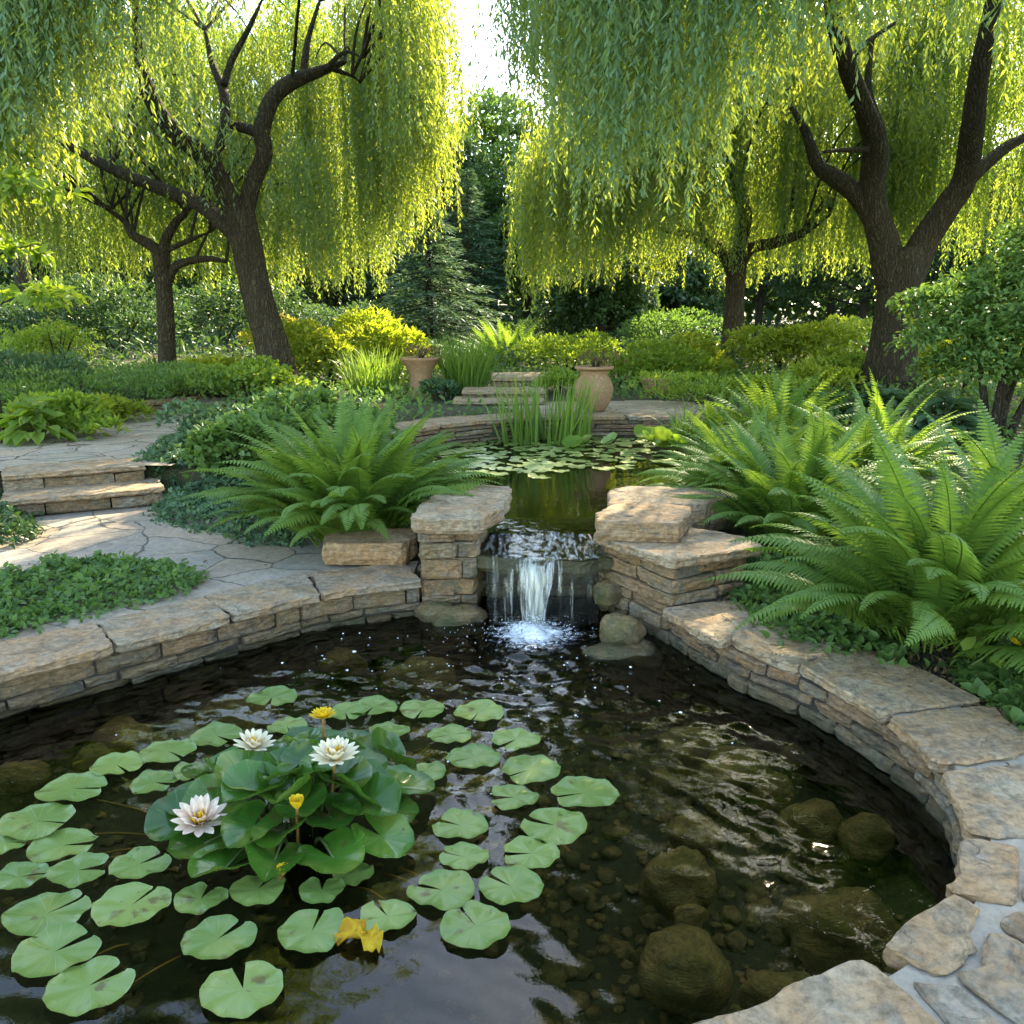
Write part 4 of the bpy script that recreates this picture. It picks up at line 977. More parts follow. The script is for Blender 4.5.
def frond_mesh(rng, el0, bend, L=1.0, npin=42, pinL=.125, detail=7, pw=1.0, name='frond'):
    """one fern frond along +X in the XZ plane, unit length; toothed pinnae on both sides"""
    ts = np.linspace(0, 1, 40); el = el0 - bend * ts ** 1.4; pts = np.zeros((40, 3)); 
    for i in range(1, 40): pts[i] = pts[i - 1] + np.array([math.cos(el[i]), .02 * math.sin(ts[i] * 4), math.sin(el[i])]) / 39 * L
    Vs = []; Fs = []; A = []
    # rachis
    V, F = tube(pts[::3], np.linspace(.006, .0015, len(pts[::3])) * L, 4, smooth_per=1); F = [f for f in F if len(f) == 4][:-2]
    Vs.append(V); Fs.append(np.array(F)); A.append(np.full(len(V), .9)); c = len(V)
    for k in range(npin):
        t = .10 + .885 * (k + .5) / npin; i = t * 39; j = int(i); p = pts[j] + (pts[min(j + 1, 39)] - pts[j]) * (i - j)
        e = np.interp(t, ts, el); fwd = np.array([math.cos(e), 0, math.sin(e)]); up = np.array([-math.sin(e), 0, math.cos(e)])
        prof = min(1, (t / .30) ** .7) * (1 - ((t - .3) / .72) ** 1.6 if t > .3 else 1)
        PL = pinL * L * max(prof, .06) * rng.uniform(.92, 1.06)
        for sgn in (-1, 1):
            d = nrm(np.array([0, sgn, 0]) * 1.0 + fwd * (.25 + .35 * t) - up * rng.uniform(.0, .22)); v = rng.uniform(.2, .8)
            pin_up = nrm(up - d * np.dot(up, d)); tn = np.cross(pin_up, d)
            m = max(4, int(detail * max(prof, .4))); q = np.linspace(0, 1, 2 * m + 1)
            mid = p + d * (q * PL)[:, None] - pin_up * (q ** 2 * PL * .18)[:, None]
            wd = (L * .0125 * pw * (1 - q ** 1.7) ** .8 * (.62 + .38 * (np.arange(2 * m + 1) % 2)) * min(1, .45 + prof) + .0006 * L)
            lift = pin_up * (wd * .35)[:, None]; shf = d * (wd * .55 * (np.arange(2 * m + 1) % 2))[:, None]
            V = np.stack([mid - tn * wd[:, None] + lift + shf, mid, mid + tn * wd[:, None] + lift + shf], 1).reshape(-1, 3)
            i3 = np.arange(2 * m)[:, None] * 3; F = np.concatenate([i3 + np.array([0, 1, 4, 3]), i3 + np.array([1, 2, 5, 4])], 0)
            Vs.append(V); Fs.append(F + c); A.append(np.full(len(V), v)); c += len(V)
    o = build(name, np.concatenate(Vs), np.concatenate(Fs), M['fern'], None, np.concatenate(A)); me = o.data; bpy.data.objects.remove(o); return me
rfn = np.random.default_rng(77)
FR = [frond_mesh(rfn, e, b) for e, b in ((1.45, .75), (1.36, 1.1), (1.28, 1.4), (1.15, 1.5), (.98, 1.45), (.72, 1.3))]
FRL = [frond_mesh(rfn, e, b, npin=22, detail=4, pw=1.5) for e, b in ((1.3, .7), (1.05, 1.1), (.75, 1.2))]
FRB = []
for e_, b_ in ((.5, 1.25), (.8, 1.9)):
    me_ = frond_mesh(rfn, e_, b_, npin=26, pinL=.10); me_.materials.clear(); me_.materials.append(M['leaf_brown']); FRB.append(me_)
def fern(loc, n, L, label, rng, spread=.12, fr=FR, group='fern clumps', facing=None, low=1.0, mat_=None):
    t = empty('fern', loc, 0, label, 'fern', group)
    ph = rng.uniform(0, 6)
    for i in range(n):
        q = i / n; k = min(len(fr) - 1, int(q ** .8 * len(fr) * low)); az = ph + i * 2.399963 + rng.uniform(-.3, .3)
        o = bpy.data.objects.new('frond', fr[k]); link(o, t); s = L * rng.uniform(.72, 1.1) * (1 - .12 * q)
        o.location = (spread * q * math.cos(az) + rng.normal(0, .03), spread * q * math.sin(az) + rng.normal(0, .03), 0); o.scale = (s, s, s)
        o.rotation_euler = (rng.normal(0, .24), rng.normal(0, .15), az + rng.normal(0, .25))
    if fr is FR:
        for i in range(4):
            az = rng.uniform(0, 6.28); o = bpy.data.objects.new('frond', FRB[i % 2]); link(o, t); o['label'] = 'dry brown frond'; s = L * rng.uniform(.55, .8); o.scale = (s, s, s); o.rotation_euler = (rng.normal(0, .3), .1, az)
    return t

def foliage(name, lumps, n, L, W, m, parent, rng, six=True, up=.35, out=.8, spread=.35, off=(0, 0, 0), droop=.15, shell=.55):
    """leaves spread through the shells of several lumps (x,y,z,rx,ry,rz)"""
    Lm = np.asarray(lumps, float); area = Lm[:, 3] * Lm[:, 4] + Lm[:, 3] * Lm[:, 5]; pick = rng.choice(len(Lm), n, p=area / area.sum())
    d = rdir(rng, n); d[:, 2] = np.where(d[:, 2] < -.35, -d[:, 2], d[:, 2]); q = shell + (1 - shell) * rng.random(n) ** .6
    # sprigs: leaves gather in tufts
    nt_ = max(20, n // 9); td = rdir(rng, nt_); td[:, 2] = np.where(td[:, 2] < -.3, -td[:, 2], td[:, 2]); ti = rng.integers(0, nt_, n); use = rng.random(n) < .65
    d = np.where(use[:, None], nrm(td[ti] + rng.normal(size=(n, 3)) * .10), d); pick = np.where(use, rng.choice(len(Lm), nt_, p=area / area.sum())[ti], pick)
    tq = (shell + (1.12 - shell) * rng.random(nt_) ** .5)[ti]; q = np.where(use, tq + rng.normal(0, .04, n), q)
    P = Lm[pick, :3] + d * q[:, None] * Lm[pick, 3:]
    D = nrm(d * out + np.array([0, 0, up]) + rdir(rng, n) * spread * 2); Nn = nrm(d * .6 + np.array([0, 0, 1.0]) + rdir(rng, n) * .5)
    L_ = L * rng.uniform(.6, 1.2, n); W_ = W * rng.uniform(.7, 1.2, n)
    V, F = (leaf6(P, D, Nn, L_, W_, .18, droop) if six else leaf4(P, D, Nn, L_, W_))
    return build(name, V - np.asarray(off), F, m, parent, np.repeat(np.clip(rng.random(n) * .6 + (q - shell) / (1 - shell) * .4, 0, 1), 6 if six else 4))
def lumpset(rng, w, dp, h, n):
    out = [(0, 0, h * .36, w * .36, dp * .36, h * .42)]
    for i in range(n):
        a = rng.uniform(0, 6.28); q = rng.uniform(.25, .95); s = rng.uniform(.14, .36)
        out.append((math.cos(a) * w * .5 * q, math.sin(a) * dp * .5 * q, h * rng.uniform(.25, .92) * (1 - .35 * q), w * s * .8, dp * s * .8, h * s))
    return out
def shrub(loc, w, dp, h, m, label, rng, n=2500, L=.06, W=.03, group=None, cat='shrub', name='shrub', nl=7, stems=5, six=True, **kw):
    t = empty(name, loc, 0, label, cat, group)
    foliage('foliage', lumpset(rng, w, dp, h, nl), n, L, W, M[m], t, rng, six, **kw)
    mb = MB()
    for i in range(stems):
        a = rng.uniform(0, 6.28); x, y = math.cos(a) * w * .22, math.sin(a) * dp * .22
        mb.add(*tube([(x * .1, y * .1, -.05), (x * .5, y * .5, h * .35), (x, y, h * .7)], [.012 + h * .012, .01 + h * .006, .004], 6, smooth_per=3))
    if stems: mb.build('stems', M['twig'], t, True)
    return t
def carpet(name, poly, n, L, W, hgt, m, label, cat, rng, base=None, mound=0.0):
    P = np.asarray(poly, float)[:, :2]; x0, y0 = P.min(0); x1, y1 = P.max(0); out = []
    while len(out) < n:
        x = rng.uniform(x0, x1, n * 3); y = rng.uniform(y0, y1, n * 3); d = polydist(x, y, P); k = inpoly(x, y, P) | (d < .13 * rng.random(n * 3) ** 3)
        out += list(zip(x[k], y[k], np.where(inpoly(x, y, P), d, 0)[k]))
    out = np.array(out[:n]); cl = np.array([N3((a, b, 0), 3.2, 4) * .7 + N3((a, b, 0), 10, 4) * .8 for a, b, _ in out])
    hh = (hgt * (.55 + .9 * cl) + mound) * sm(out[:, 2] / .16 + .25)
    zb = T(out[:, 0], out[:, 1], False) if base is None else np.full(n, base)
    P3 = np.c_[out[:, :2], zb + np.maximum(hh, .012) * (.35 + .65 * rng.random(n) ** .6)]
    D = nrm(rdir(rng, n) + np.array([0, -.15, .25])); Nn = nrm(np.array([0, -.25, 1.0]) + rdir(rng, n) * .6)
    V, F = leaf6(P3, D, Nn, L * rng.uniform(.6, 1.2, n), W * rng.uniform(.7, 1.2, n))
    o = build(name, V, F, M[m], None, np.repeat(rng.random(n), 6)); return tag(o, label, cat, None, 'stuff')
rs = np.random.default_rng(400)

# ------------------------------------------------------------------ left bed
g = G(352, 538, .22); fern((g[0], g[1] + .1, .2), 200, 1.0, 'big arching fern between the left patio and the broad slab left of the waterfall', rs, .30, low=.78)
GTp = lambda pts, z=None: [(GT(a, b)[:2] if z is None else G(a, b, z)[:2]) for a, b in pts]
carpet('ground_cover', GTp([(-60, 655), (-60, 590), (20, 580), (100, 563), (175, 570), (206, 580), (190, 590), (120, 604), (40, 622)], .2), 5200, .042, .026, .10, 'leaf_mid', 'low leafy ground cover along the left coping in front of the patio', 'ground cover', rs, .2, .02)
carpet('ground_cover', GTp([(-40, 545), (-40, 505), (0, 500), (25, 520), (32, 540), (10, 547)], .2), 2200, .05, .032, .17, 'leaf_dark', 'dark ivy mound at the left end of the lower step', 'ground cover', rs, .2, .05)
carpet('ground_cover', GTp([(160, 505), (150, 470), (175, 455), (220, 462), (275, 500), (300, 530), (262, 528), (225, 518)], .3), 6500, .045, .03, .12, 'leaf_blue', 'low blue green ground cover right of the flagstone steps', 'ground cover', rs, None, .06)
g = GT(235, 492); shrub((g[0], g[1] + .3, g[2]), 1.0, .9, .60, 'leaf_mid', 'rounded bright leafy perennial between the steps and the big left fern', rs, 4200, .065, .046, None, 'plant', 'leafy_plant')
g = GT(300, 460); shrub((g[0], g[1] + .4, g[2]), 1.3, 1.0, .52, 'leaf_mid', 'pale leafy perennial behind the big left fern', rs, 3200, .08, .055, None, 'plant', 'leafy_plant')
g = GT(205, 455); shrub((g[0] - .0, g[1] + .3, g[2]), .8, .8, .42, 'leaf_blue', 'low blue green leafy plant at the right of the path top', rs, 1800, .06, .042, None, 'plant', 'leafy_plant')
# left edge
def hosta(loc, n, L, m, label, rng, cat='plant'):
    t = empty('broad_leaf_plant', loc, 0, label, cat); P = []; D = []
    for i in range(n):
        a = rng.uniform(0, 6.28); q = rng.random(); P.append((math.cos(a) * .32 * q * L * 4, math.sin(a) * .32 * q * L * 4, L * (1.9 - 1.3 * q) * rng.uniform(.7, 1.1))); D.append((math.cos(a), math.sin(a), .25 - q * .5))
    V, F = leaf6(np.array(P), nrm(np.array(D) + rng.normal(size=(n, 3)) * .15), nrm(np.tile((0, 0, 1.), (n, 1)) + rng.normal(size=(n, 3)) * .2), L * rng.uniform(.7, 1.2, n), L * .62 * rng.uniform(.8, 1.1, n), .15, .25)
    build('leaves', V, F, M[m], t, np.repeat(rng.random(n), 6)); mb = MB()
    for p in P[::3]: mb.add(*tube([(0, 0, -.02), (p[0] * .5, p[1] * .5, p[2] * .7), p], [.006, .005, .003], 5, smooth_per=2))
    mb.build('leaf_stalks', M['stem'], t, True); return t
g = GT(25, 447); hosta((g[0], g[1] + .2, g[2]), 90, .20, 'leaf_lime', 'broad leaved bright green plant at the left edge beside the path', rs)
g = G(176, 492, .2); shrub((g[0], g[1] + .12, .19), .55, .5, .34, 'leaf_blue', 'small blue green plant against the right end of the two steps', rs, 1100, .05, .034, None, 'plant', 'leafy_plant', 6, 3)
g = GT(52, 442); shrub((g[0], g[1] + .25, g[2]), 1.2, .8, .42, 'leaf_lime', 'low lime plant right of the broad leaved plant along the path', rs, 1700, .09, .04, None, 'plant', 'leafy_plant')
g = GT(92, 428); shrub((g[0], g[1] + .3, g[2]), .8, .7, .36, 'leaf_yellow', 'low yellow green plant beside the bend of the path', rs, 1500, .09, .035, None, 'plant', 'leafy_plant')
g = GT(60, 418); shrub((g[0], g[1] + .6, g[2]), 2.6, 1.5, .62, 'leaf_mid', 'wide low feathery shrub in front of the weeping dwarf', rs, 4500, .06, .022, 'low shrubs left of the path', 'shrub', 'shrub', 10, 4, False)
g = GT(130, 402); shrub((g[0], g[1] + .5, g[2]), 1.8, 1.2, .55, 'leaf_mid', 'low feathery green shrub left of the slim willow trunk', rs, 3200, .06, .022, 'low shrubs left of the path', 'shrub', 'shrub', 8, 4, False)
g = GT(10, 408); shrub((g[0] - .3, g[1] + .8, g[2]), 2.0, 1.4, .7, 'leaf_blue', 'blue green low shrub at the left edge of the picture', rs, 3000, .07, .03, 'low shrubs left of the path', 'shrub', 'shrub', 8, 4)

# ------------------------------------------------------------------ right bed
g = G(893, 652, .25); fern((g[0] + .26, g[1] + .16, .24), 110, 1.02, 'big nearest fern hanging over the right coping', rs, .2, low=.85)
g = G(800, 545, .3); fern((g[0], g[1] + .1, .28), 100, .88, 'fern in the middle of the right bank behind the nearest big one', rs, .2, low=.75)
g = G(735, 510, .35); fern((g[0] + .1, g[1] + .1, .33), 110, .80, 'fern beside the slabs right of the waterfall', rs, .2, low=.75)
g = G(1000, 600, .35); fern((g[0] + .2, g[1] + .2, .3), 70, 1.05, 'fern at the right edge of the picture behind the nearest big one', rs, .15)
g = G(870, 505, .36); fern((g[0] + .1, g[1] + .2, .34), 90, .92, 'fern at the back of the right bank below the big willow trunk', rs, .15)
g = G(770, 455, .42); fern((g[0] + .1, g[1] + .2, .42), 80, .9, 'far fern at the right end of the upper pond', rs, .15, FRL)
g = G(715, 448, .42); fern((g[0] + .15, g[1] + .3, .42), 50, .65, 'small fern spilling over the right end of the upper pond wall', rs, .15, FRL)
carpet('ground_cover', GTp([(735, 596), (750, 560), (800, 560), (880, 610), (900, 660), (850, 640), (790, 632)], .24), 2600, .05, .036, .12, 'leaf_mid', 'small leaved ground cover behind the right coping', 'ground cover', rs, None, .02)
carpet('ground_cover', GTp([(960, 672), (1000, 650), (1090, 660), (1110, 745), (1040, 722)], .24), 2400, .06, .042, .17, 'leaf_mid', 'leafy ground cover at the right end of the coping under the nearest fern', 'ground cover', rs, None, .05)
carpet('mulch', GTp([(720, 600), (760, 560), (900, 600), (1050, 660), (1050, 740), (990, 706), (900, 665), (840, 642)], .22), 2500, .035, .012, .02, 'leaf_brown', 'dark mulch and dry leaf litter behind the right coping', 'mulch', rs)
def flowering(loc, label, fl, rng, lm='leaf_lime', n=70, L=.07, h=.22, fm='petal_yellow', fr_=.03):
    t = empty('flowering_plant', loc, 0, label, 'flowering plant')
    P = np.c_[rng.normal(0, h * .4, (n, 2)), rng.uniform(.05, h, n)]; V, F = leaf6(P, nrm(rdir(rng, n) + (0, 0, .2)), nrm(rdir(rng, n) * .4 + (0, -.3, 1)), L * rng.uniform(.6, 1.2, n), L * .75, .12)
    build('leaves', V, F, M[lm], t, np.repeat(rng.random(n), 6))
    for p in fl:
        V, F = petals(7, fr_, 1.1, 2, .34); o = build('flower', V, F, M[fm], t, rng.random(len(V)), True, p); o.rotation_euler = (.7, rng.uniform(-.3, .3), rng.uniform(0, 3))
        V, F = tube([(0, 0, 0), (0, .02, -p[2] * .5), (0, .02, -p[2])], [.003] * 3, 5); build('flower_stem', V, F, M['stem'], o, .5, True)
g = G(1000, 672, .25); flowering((g[0], g[1], .23), 'plant with one pale yellow flower at the right end of the coping', [(-.01, -.06, .17), (.16, -.02, .26)], rs)
g = G(780, 585, .25); flowering((g[0], g[1], .23), 'little plant with two orange yellow flowers under the right ferns', [(0, -.05, .15), (.035, -.03, .12)], rs, 'leaf_mid', 50, .05, .16, 'petal_yellow', .016)
g = G(1012, 520, .4); flowering((g[0] + .05, g[1], .35), 'plant with a small yellow bloom at the right edge among the ferns', [(0, -.06, .3)], rs, 'leaf_mid', 60, .08, .3, 'petal_yellow', .02)
g = GT(905, 432); hosta((g[0] - .1, g[1] + .4, g[2]), 120, .21, 'leaf_blue', 'broad leaved blue green plant at the foot of the big right willow', rs)
g = GT(965, 452); hosta((g[0], g[1] + .4, g[2]), 120, .22, 'leaf_blue', 'broad leaved plant under the small tree at the right edge', rs)
g = GT(850, 432); hosta((g[0], g[1] + .6, g[2]), 70, .17, 'leaf_mid', 'broad leaved plant left of the foot of the big right willow', rs)
g = GT(770, 405); shrub((g[0], g[1] + .3, g[2]), 1.1, .8, .36, 'leaf_lime', 'low lime plant with pale tips behind the middle of the right ferns', rs, 1500, .08, .026, None, 'plant', 'leafy_plant', 9, 3)
g = GT(832, 402); shrub((g[0], g[1] + .3, g[2]), .9, .8, .46, 'leaf_yellow', 'small yellow green plant in front of the big right willow trunk', rs, 1200, .09, .03, None, 'plant', 'leafy_plant', 8, 3)
g = GT(700, 408); shrub((g[0] + .1, g[1] + .3, g[2]), 1.5, .9, .42, 'leaf_lime', 'low feathery plant with pale tips at the right end of the upper terrace', rs, 2200, .07, .02, None, 'plant', 'leafy_plant', 7, 3, False)

# ------------------------------------------------------------------ pots
def lathe(prof, seg=40):
    V = []; n = len(prof)
    for r, z in prof:
        for k in range(seg): V.append((r * math.cos(2 * PI * k / seg), r * math.sin(2 * PI * k / seg), z))
    F = [[i * seg + k, i * seg + (k + 1) % seg, (i + 1) * seg + (k + 1) % seg, (i + 1) * seg + k] for i in range(n - 1) for k in range(seg)]
    F.append(list(range(seg))[::-1]); return np.array(V), F
def pot(loc, prof, h, label, soilz, soilr, name='garden_urn', relief=False):
    t = empty(name, loc, 0, label, 'urn', None); P = spline(np.array(prof), 5); V, F = lathe(np.maximum(P, 0) * (1, 1))
    if relief:
        ang = np.arctan2(V[:, 1], V[:, 0]); k = np.clip(1 - np.abs(V[:, 2] - h * .5) / (h * .3), 0, 1); s = 1 + .05 * k * np.maximum(0, np.sin(ang * 6 + 1)) ** 2; V[:, 0] *= s; V[:, 1] *= s
    build('body', V, F, M['terracotta'], t, .5, True)
    V, F = lathe([(.001, soilz - .0), (soilr, soilz), (soilr, soilz - .02)], 30); build('soil_fill', V, F, M['soil'], t, .5); return t
POT_R = [(.11, 0), (.135, .02), (.19, .12), (.212, .24), (.19, .33), (.155, .385), (.15, .42), (.17, .45), (.212, .465), (.216, .49), (.20, .495), (.175, .49), (.16, .46), (.15, .40)]
g = G(595, 413, .59); pot((g[0], g[1] + .2, .59), POT_R, .49, 'weathered round bellied terracotta urn on the back edge of the upper pond', .44, .152, relief=True)
shrub((g[0], g[1] + .2, 1.03), .5, .5, .24, 'leaf_brown', 'dry brown plant growing in the round bellied urn', rs, 380, .06, .012, None, 'potted plant', 'potted_plant', 5, 6, False)
POT_L = [(.16, 0), (.175, .03), (.17, .10), (.155, .2), (.145, .28), (.16, .36), (.205, .45), (.25, .51), (.266, .53), (.266, .555), (.245, .555), (.22, .535), (.19, .47)]
g = GT(421, 398); ul_ = (g[0], g[1], g[2] - .02); pot(ul_, POT_L, .55, 'stained pale pedestal urn with a flared bowl left of the far steps', .50, .205)
shrub((ul_[0], ul_[1], ul_[2] + .5), .55, .5, .22, 'leaf_brown', 'purple brown plant in the flared pedestal urn', rs, 420, .06, .014, None, 'potted plant', 'potted_plant', 5, 5, False)
g = GT(657, 397); V, F = lathe(spline(np.array([(.10, 0), (.15, .06), (.19, .18), (.215, .22), (.218, .245), (.2, .25), (.17, .2)]), 4)); o = build('low_pot', V, F, M['terracotta'], None, .3, True, (g[0], g[1] + .1, g[2])); tag(o, 'low terracotta pot half buried in foliage right of the round bellied urn', 'pot')

# ------------------------------------------------------------------ grasses, iris
g = G(545, 441, Z_UP); t = empty('iris_clump', (g[0], g[1] - .05, Z_UP - .1), 0, 'tall upright iris leaves growing from the far side of the upper pond', 'iris'); V, F, A = blade_clump(160, .38, .80, .010, rs, .12, .22); V[:, 0] *= 1.25; build('leaves', V, F, M['grass'], t, A)
GG = 'ornamental grass clumps'
def gclump(px, py, dy, n, rad, h, w, label, lean=.3, curl=.9):
    g = GT(px, py); t = empty('ornamental_grass', (g[0], g[1] + dy, g[2]), 0, label, 'grass clump', GG); V, F, A = blade_clump(n, rad, h, w, rs, lean, curl); build('blades', V, F, M['grass'], t, A)
gclump(466, 396, 0, 420, .26, .86, .009, 'dense upright grass clump between the flared urn and the far steps', .22, .8)
gclump(374, 396, 0, 380, .34, .70, .009, 'arching grass clump under the yellow shrub left of the flared urn', .28, .9)
gclump(690, 442, .1, 60, .15, .4, .008, 'thin grass tuft at the right end of the upper pond wall', .4, .9)

# ------------------------------------------------------------------ mid and background shrubs
SHB = [ # px, base py, dy, width, depth, height, material, n, L, W, label
 (215, 396, .6, 1.7, 1.3, .62, 'leaf_yellow', 3200, .09, .045, 'sunlit yellow shrub left of the leaning willow trunk'),
 (325, 388, .6, 2.3, 1.4, .85, 'leaf_yellow', 4500, .10, .045, 'large sunlit yellow shrub right of the leaning willow trunk'),
 (300, 372, 2.2, 1.6, 1.0, .95, 'leaf_orange', 2200, .09, .04, 'orange tipped shrub behind the leaning willow trunk'),
 (375, 388, 1.2, 1.7, 1.2, 1.0, 'leaf_yellow', 3200, .12, .04, 'yellow spiky shrub above the arching grass clump'),
 (255, 404, .5, 1.4, 1.0, .5, 'leaf_lime', 2400, .08, .05, 'low lime shrub in front of the leaning willow trunk'),
 (60, 378, 1.0, 1.6, 1.2, .9, 'leaf_lime', 2600, .10, .022, 'weeping dwarf shrub with drooping pale shoots at the left'),
 (568, 386, 1.5, 1.7, 1.2, .72, 'leaf_lime', 3600, .07, .028, 'rounded bright green shrub left of the round bellied urn'),
 (650, 392, .9, 1.7, 1.2, .6, 'leaf_lime', 4200, .08, .035, 'green shrub right of the round bellied urn'),
 (690, 384, .8, 1.5, 1.2, .62, 'leaf_yellow', 4200, .09, .04, 'yellow green shrub left of the far right willow trunk'),
 (788, 386, 1.0, 1.9, 1.3, .85, 'leaf_yellow', 4800, .09, .04, 'tall yellow green shrub between the two right willows'),
 (832, 388, .2, 1.2, 1.0, .5, 'leaf_lime', 3000, .08, .04, 'green shrub against the left of the big right willow trunk'),
 (660, 362, 3.0, 3.0, 2.0, .9, 'leaf_mid', 3600, .10, .045, 'smooth mounded green shrub behind the yellow green shrubs'),
 (862, 356, 3.0, 2.0, 1.6, .95, 'leaf_yellow', 2800, .10, .05, 'pale flowering shrub behind the big right willow'),
 (960, 400, 1.6, 2.4, 1.4, .8, 'leaf_yellow', 3200, .10, .05, 'sunlit yellow shrub behind the stems of the small right tree'),
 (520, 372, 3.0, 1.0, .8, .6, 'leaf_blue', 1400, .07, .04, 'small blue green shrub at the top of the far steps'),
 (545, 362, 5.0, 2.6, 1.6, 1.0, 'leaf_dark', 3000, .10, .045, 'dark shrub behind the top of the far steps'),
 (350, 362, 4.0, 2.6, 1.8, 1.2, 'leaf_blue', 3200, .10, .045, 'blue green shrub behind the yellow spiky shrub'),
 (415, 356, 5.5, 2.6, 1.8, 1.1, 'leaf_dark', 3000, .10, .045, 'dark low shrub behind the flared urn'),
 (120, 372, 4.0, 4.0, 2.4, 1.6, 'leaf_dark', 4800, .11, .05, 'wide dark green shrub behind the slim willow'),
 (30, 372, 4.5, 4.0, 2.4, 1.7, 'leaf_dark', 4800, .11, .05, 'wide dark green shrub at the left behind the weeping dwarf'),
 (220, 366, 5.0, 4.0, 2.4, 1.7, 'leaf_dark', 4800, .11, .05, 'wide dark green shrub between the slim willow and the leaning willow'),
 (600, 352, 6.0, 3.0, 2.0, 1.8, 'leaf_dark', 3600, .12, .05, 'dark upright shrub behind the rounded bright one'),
]
for px, py, dy, w, dp, h, m, n, L, W, lb in SHB:
    g = GT(px, py); y = g[1] + dy; sc_ = y / g[1]; x = g[0] * sc_
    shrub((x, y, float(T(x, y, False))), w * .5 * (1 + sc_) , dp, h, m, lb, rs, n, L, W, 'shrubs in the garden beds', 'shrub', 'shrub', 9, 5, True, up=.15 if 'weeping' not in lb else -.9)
g = GT(560, 396); shrub((g[0], g[1] + .3, g[2]), .7, .7, .4, 'leaf_lime', 'low bright plant filling the right side of the far steps', rs, 1100, .07, .03, None, 'plant', 'leafy_plant', 5, 3)
g = GT(440, 400); shrub((g[0], g[1] + .1, g[2]), .7, .6, .3, 'leaf_blue', 'low blue green plant at the left side of the far steps', rs, 900, .06, .03, None, 'plant', 'leafy_plant', 5, 3)
g = GT(505, 372); fern((g[0], g[1] + 2.0, float(T(g[0], g[1] + 2, False))), 110, 1.05, 'tall bright fern clump beside the top of the far steps', rs, .75, FRL, low=.85)
g = GT(868, 395); g2 = (g[0] + .9, g[1] + 1.2); shrub((g2[0], g2[1], float(T(*g2, False))), 1.1, .8, .7, 'red_leaf', 'red leaved plant glimpsed behind the big right willow trunk', rs, 500, .08, .03, None, 'plant', 'red_plant', 4, 3)

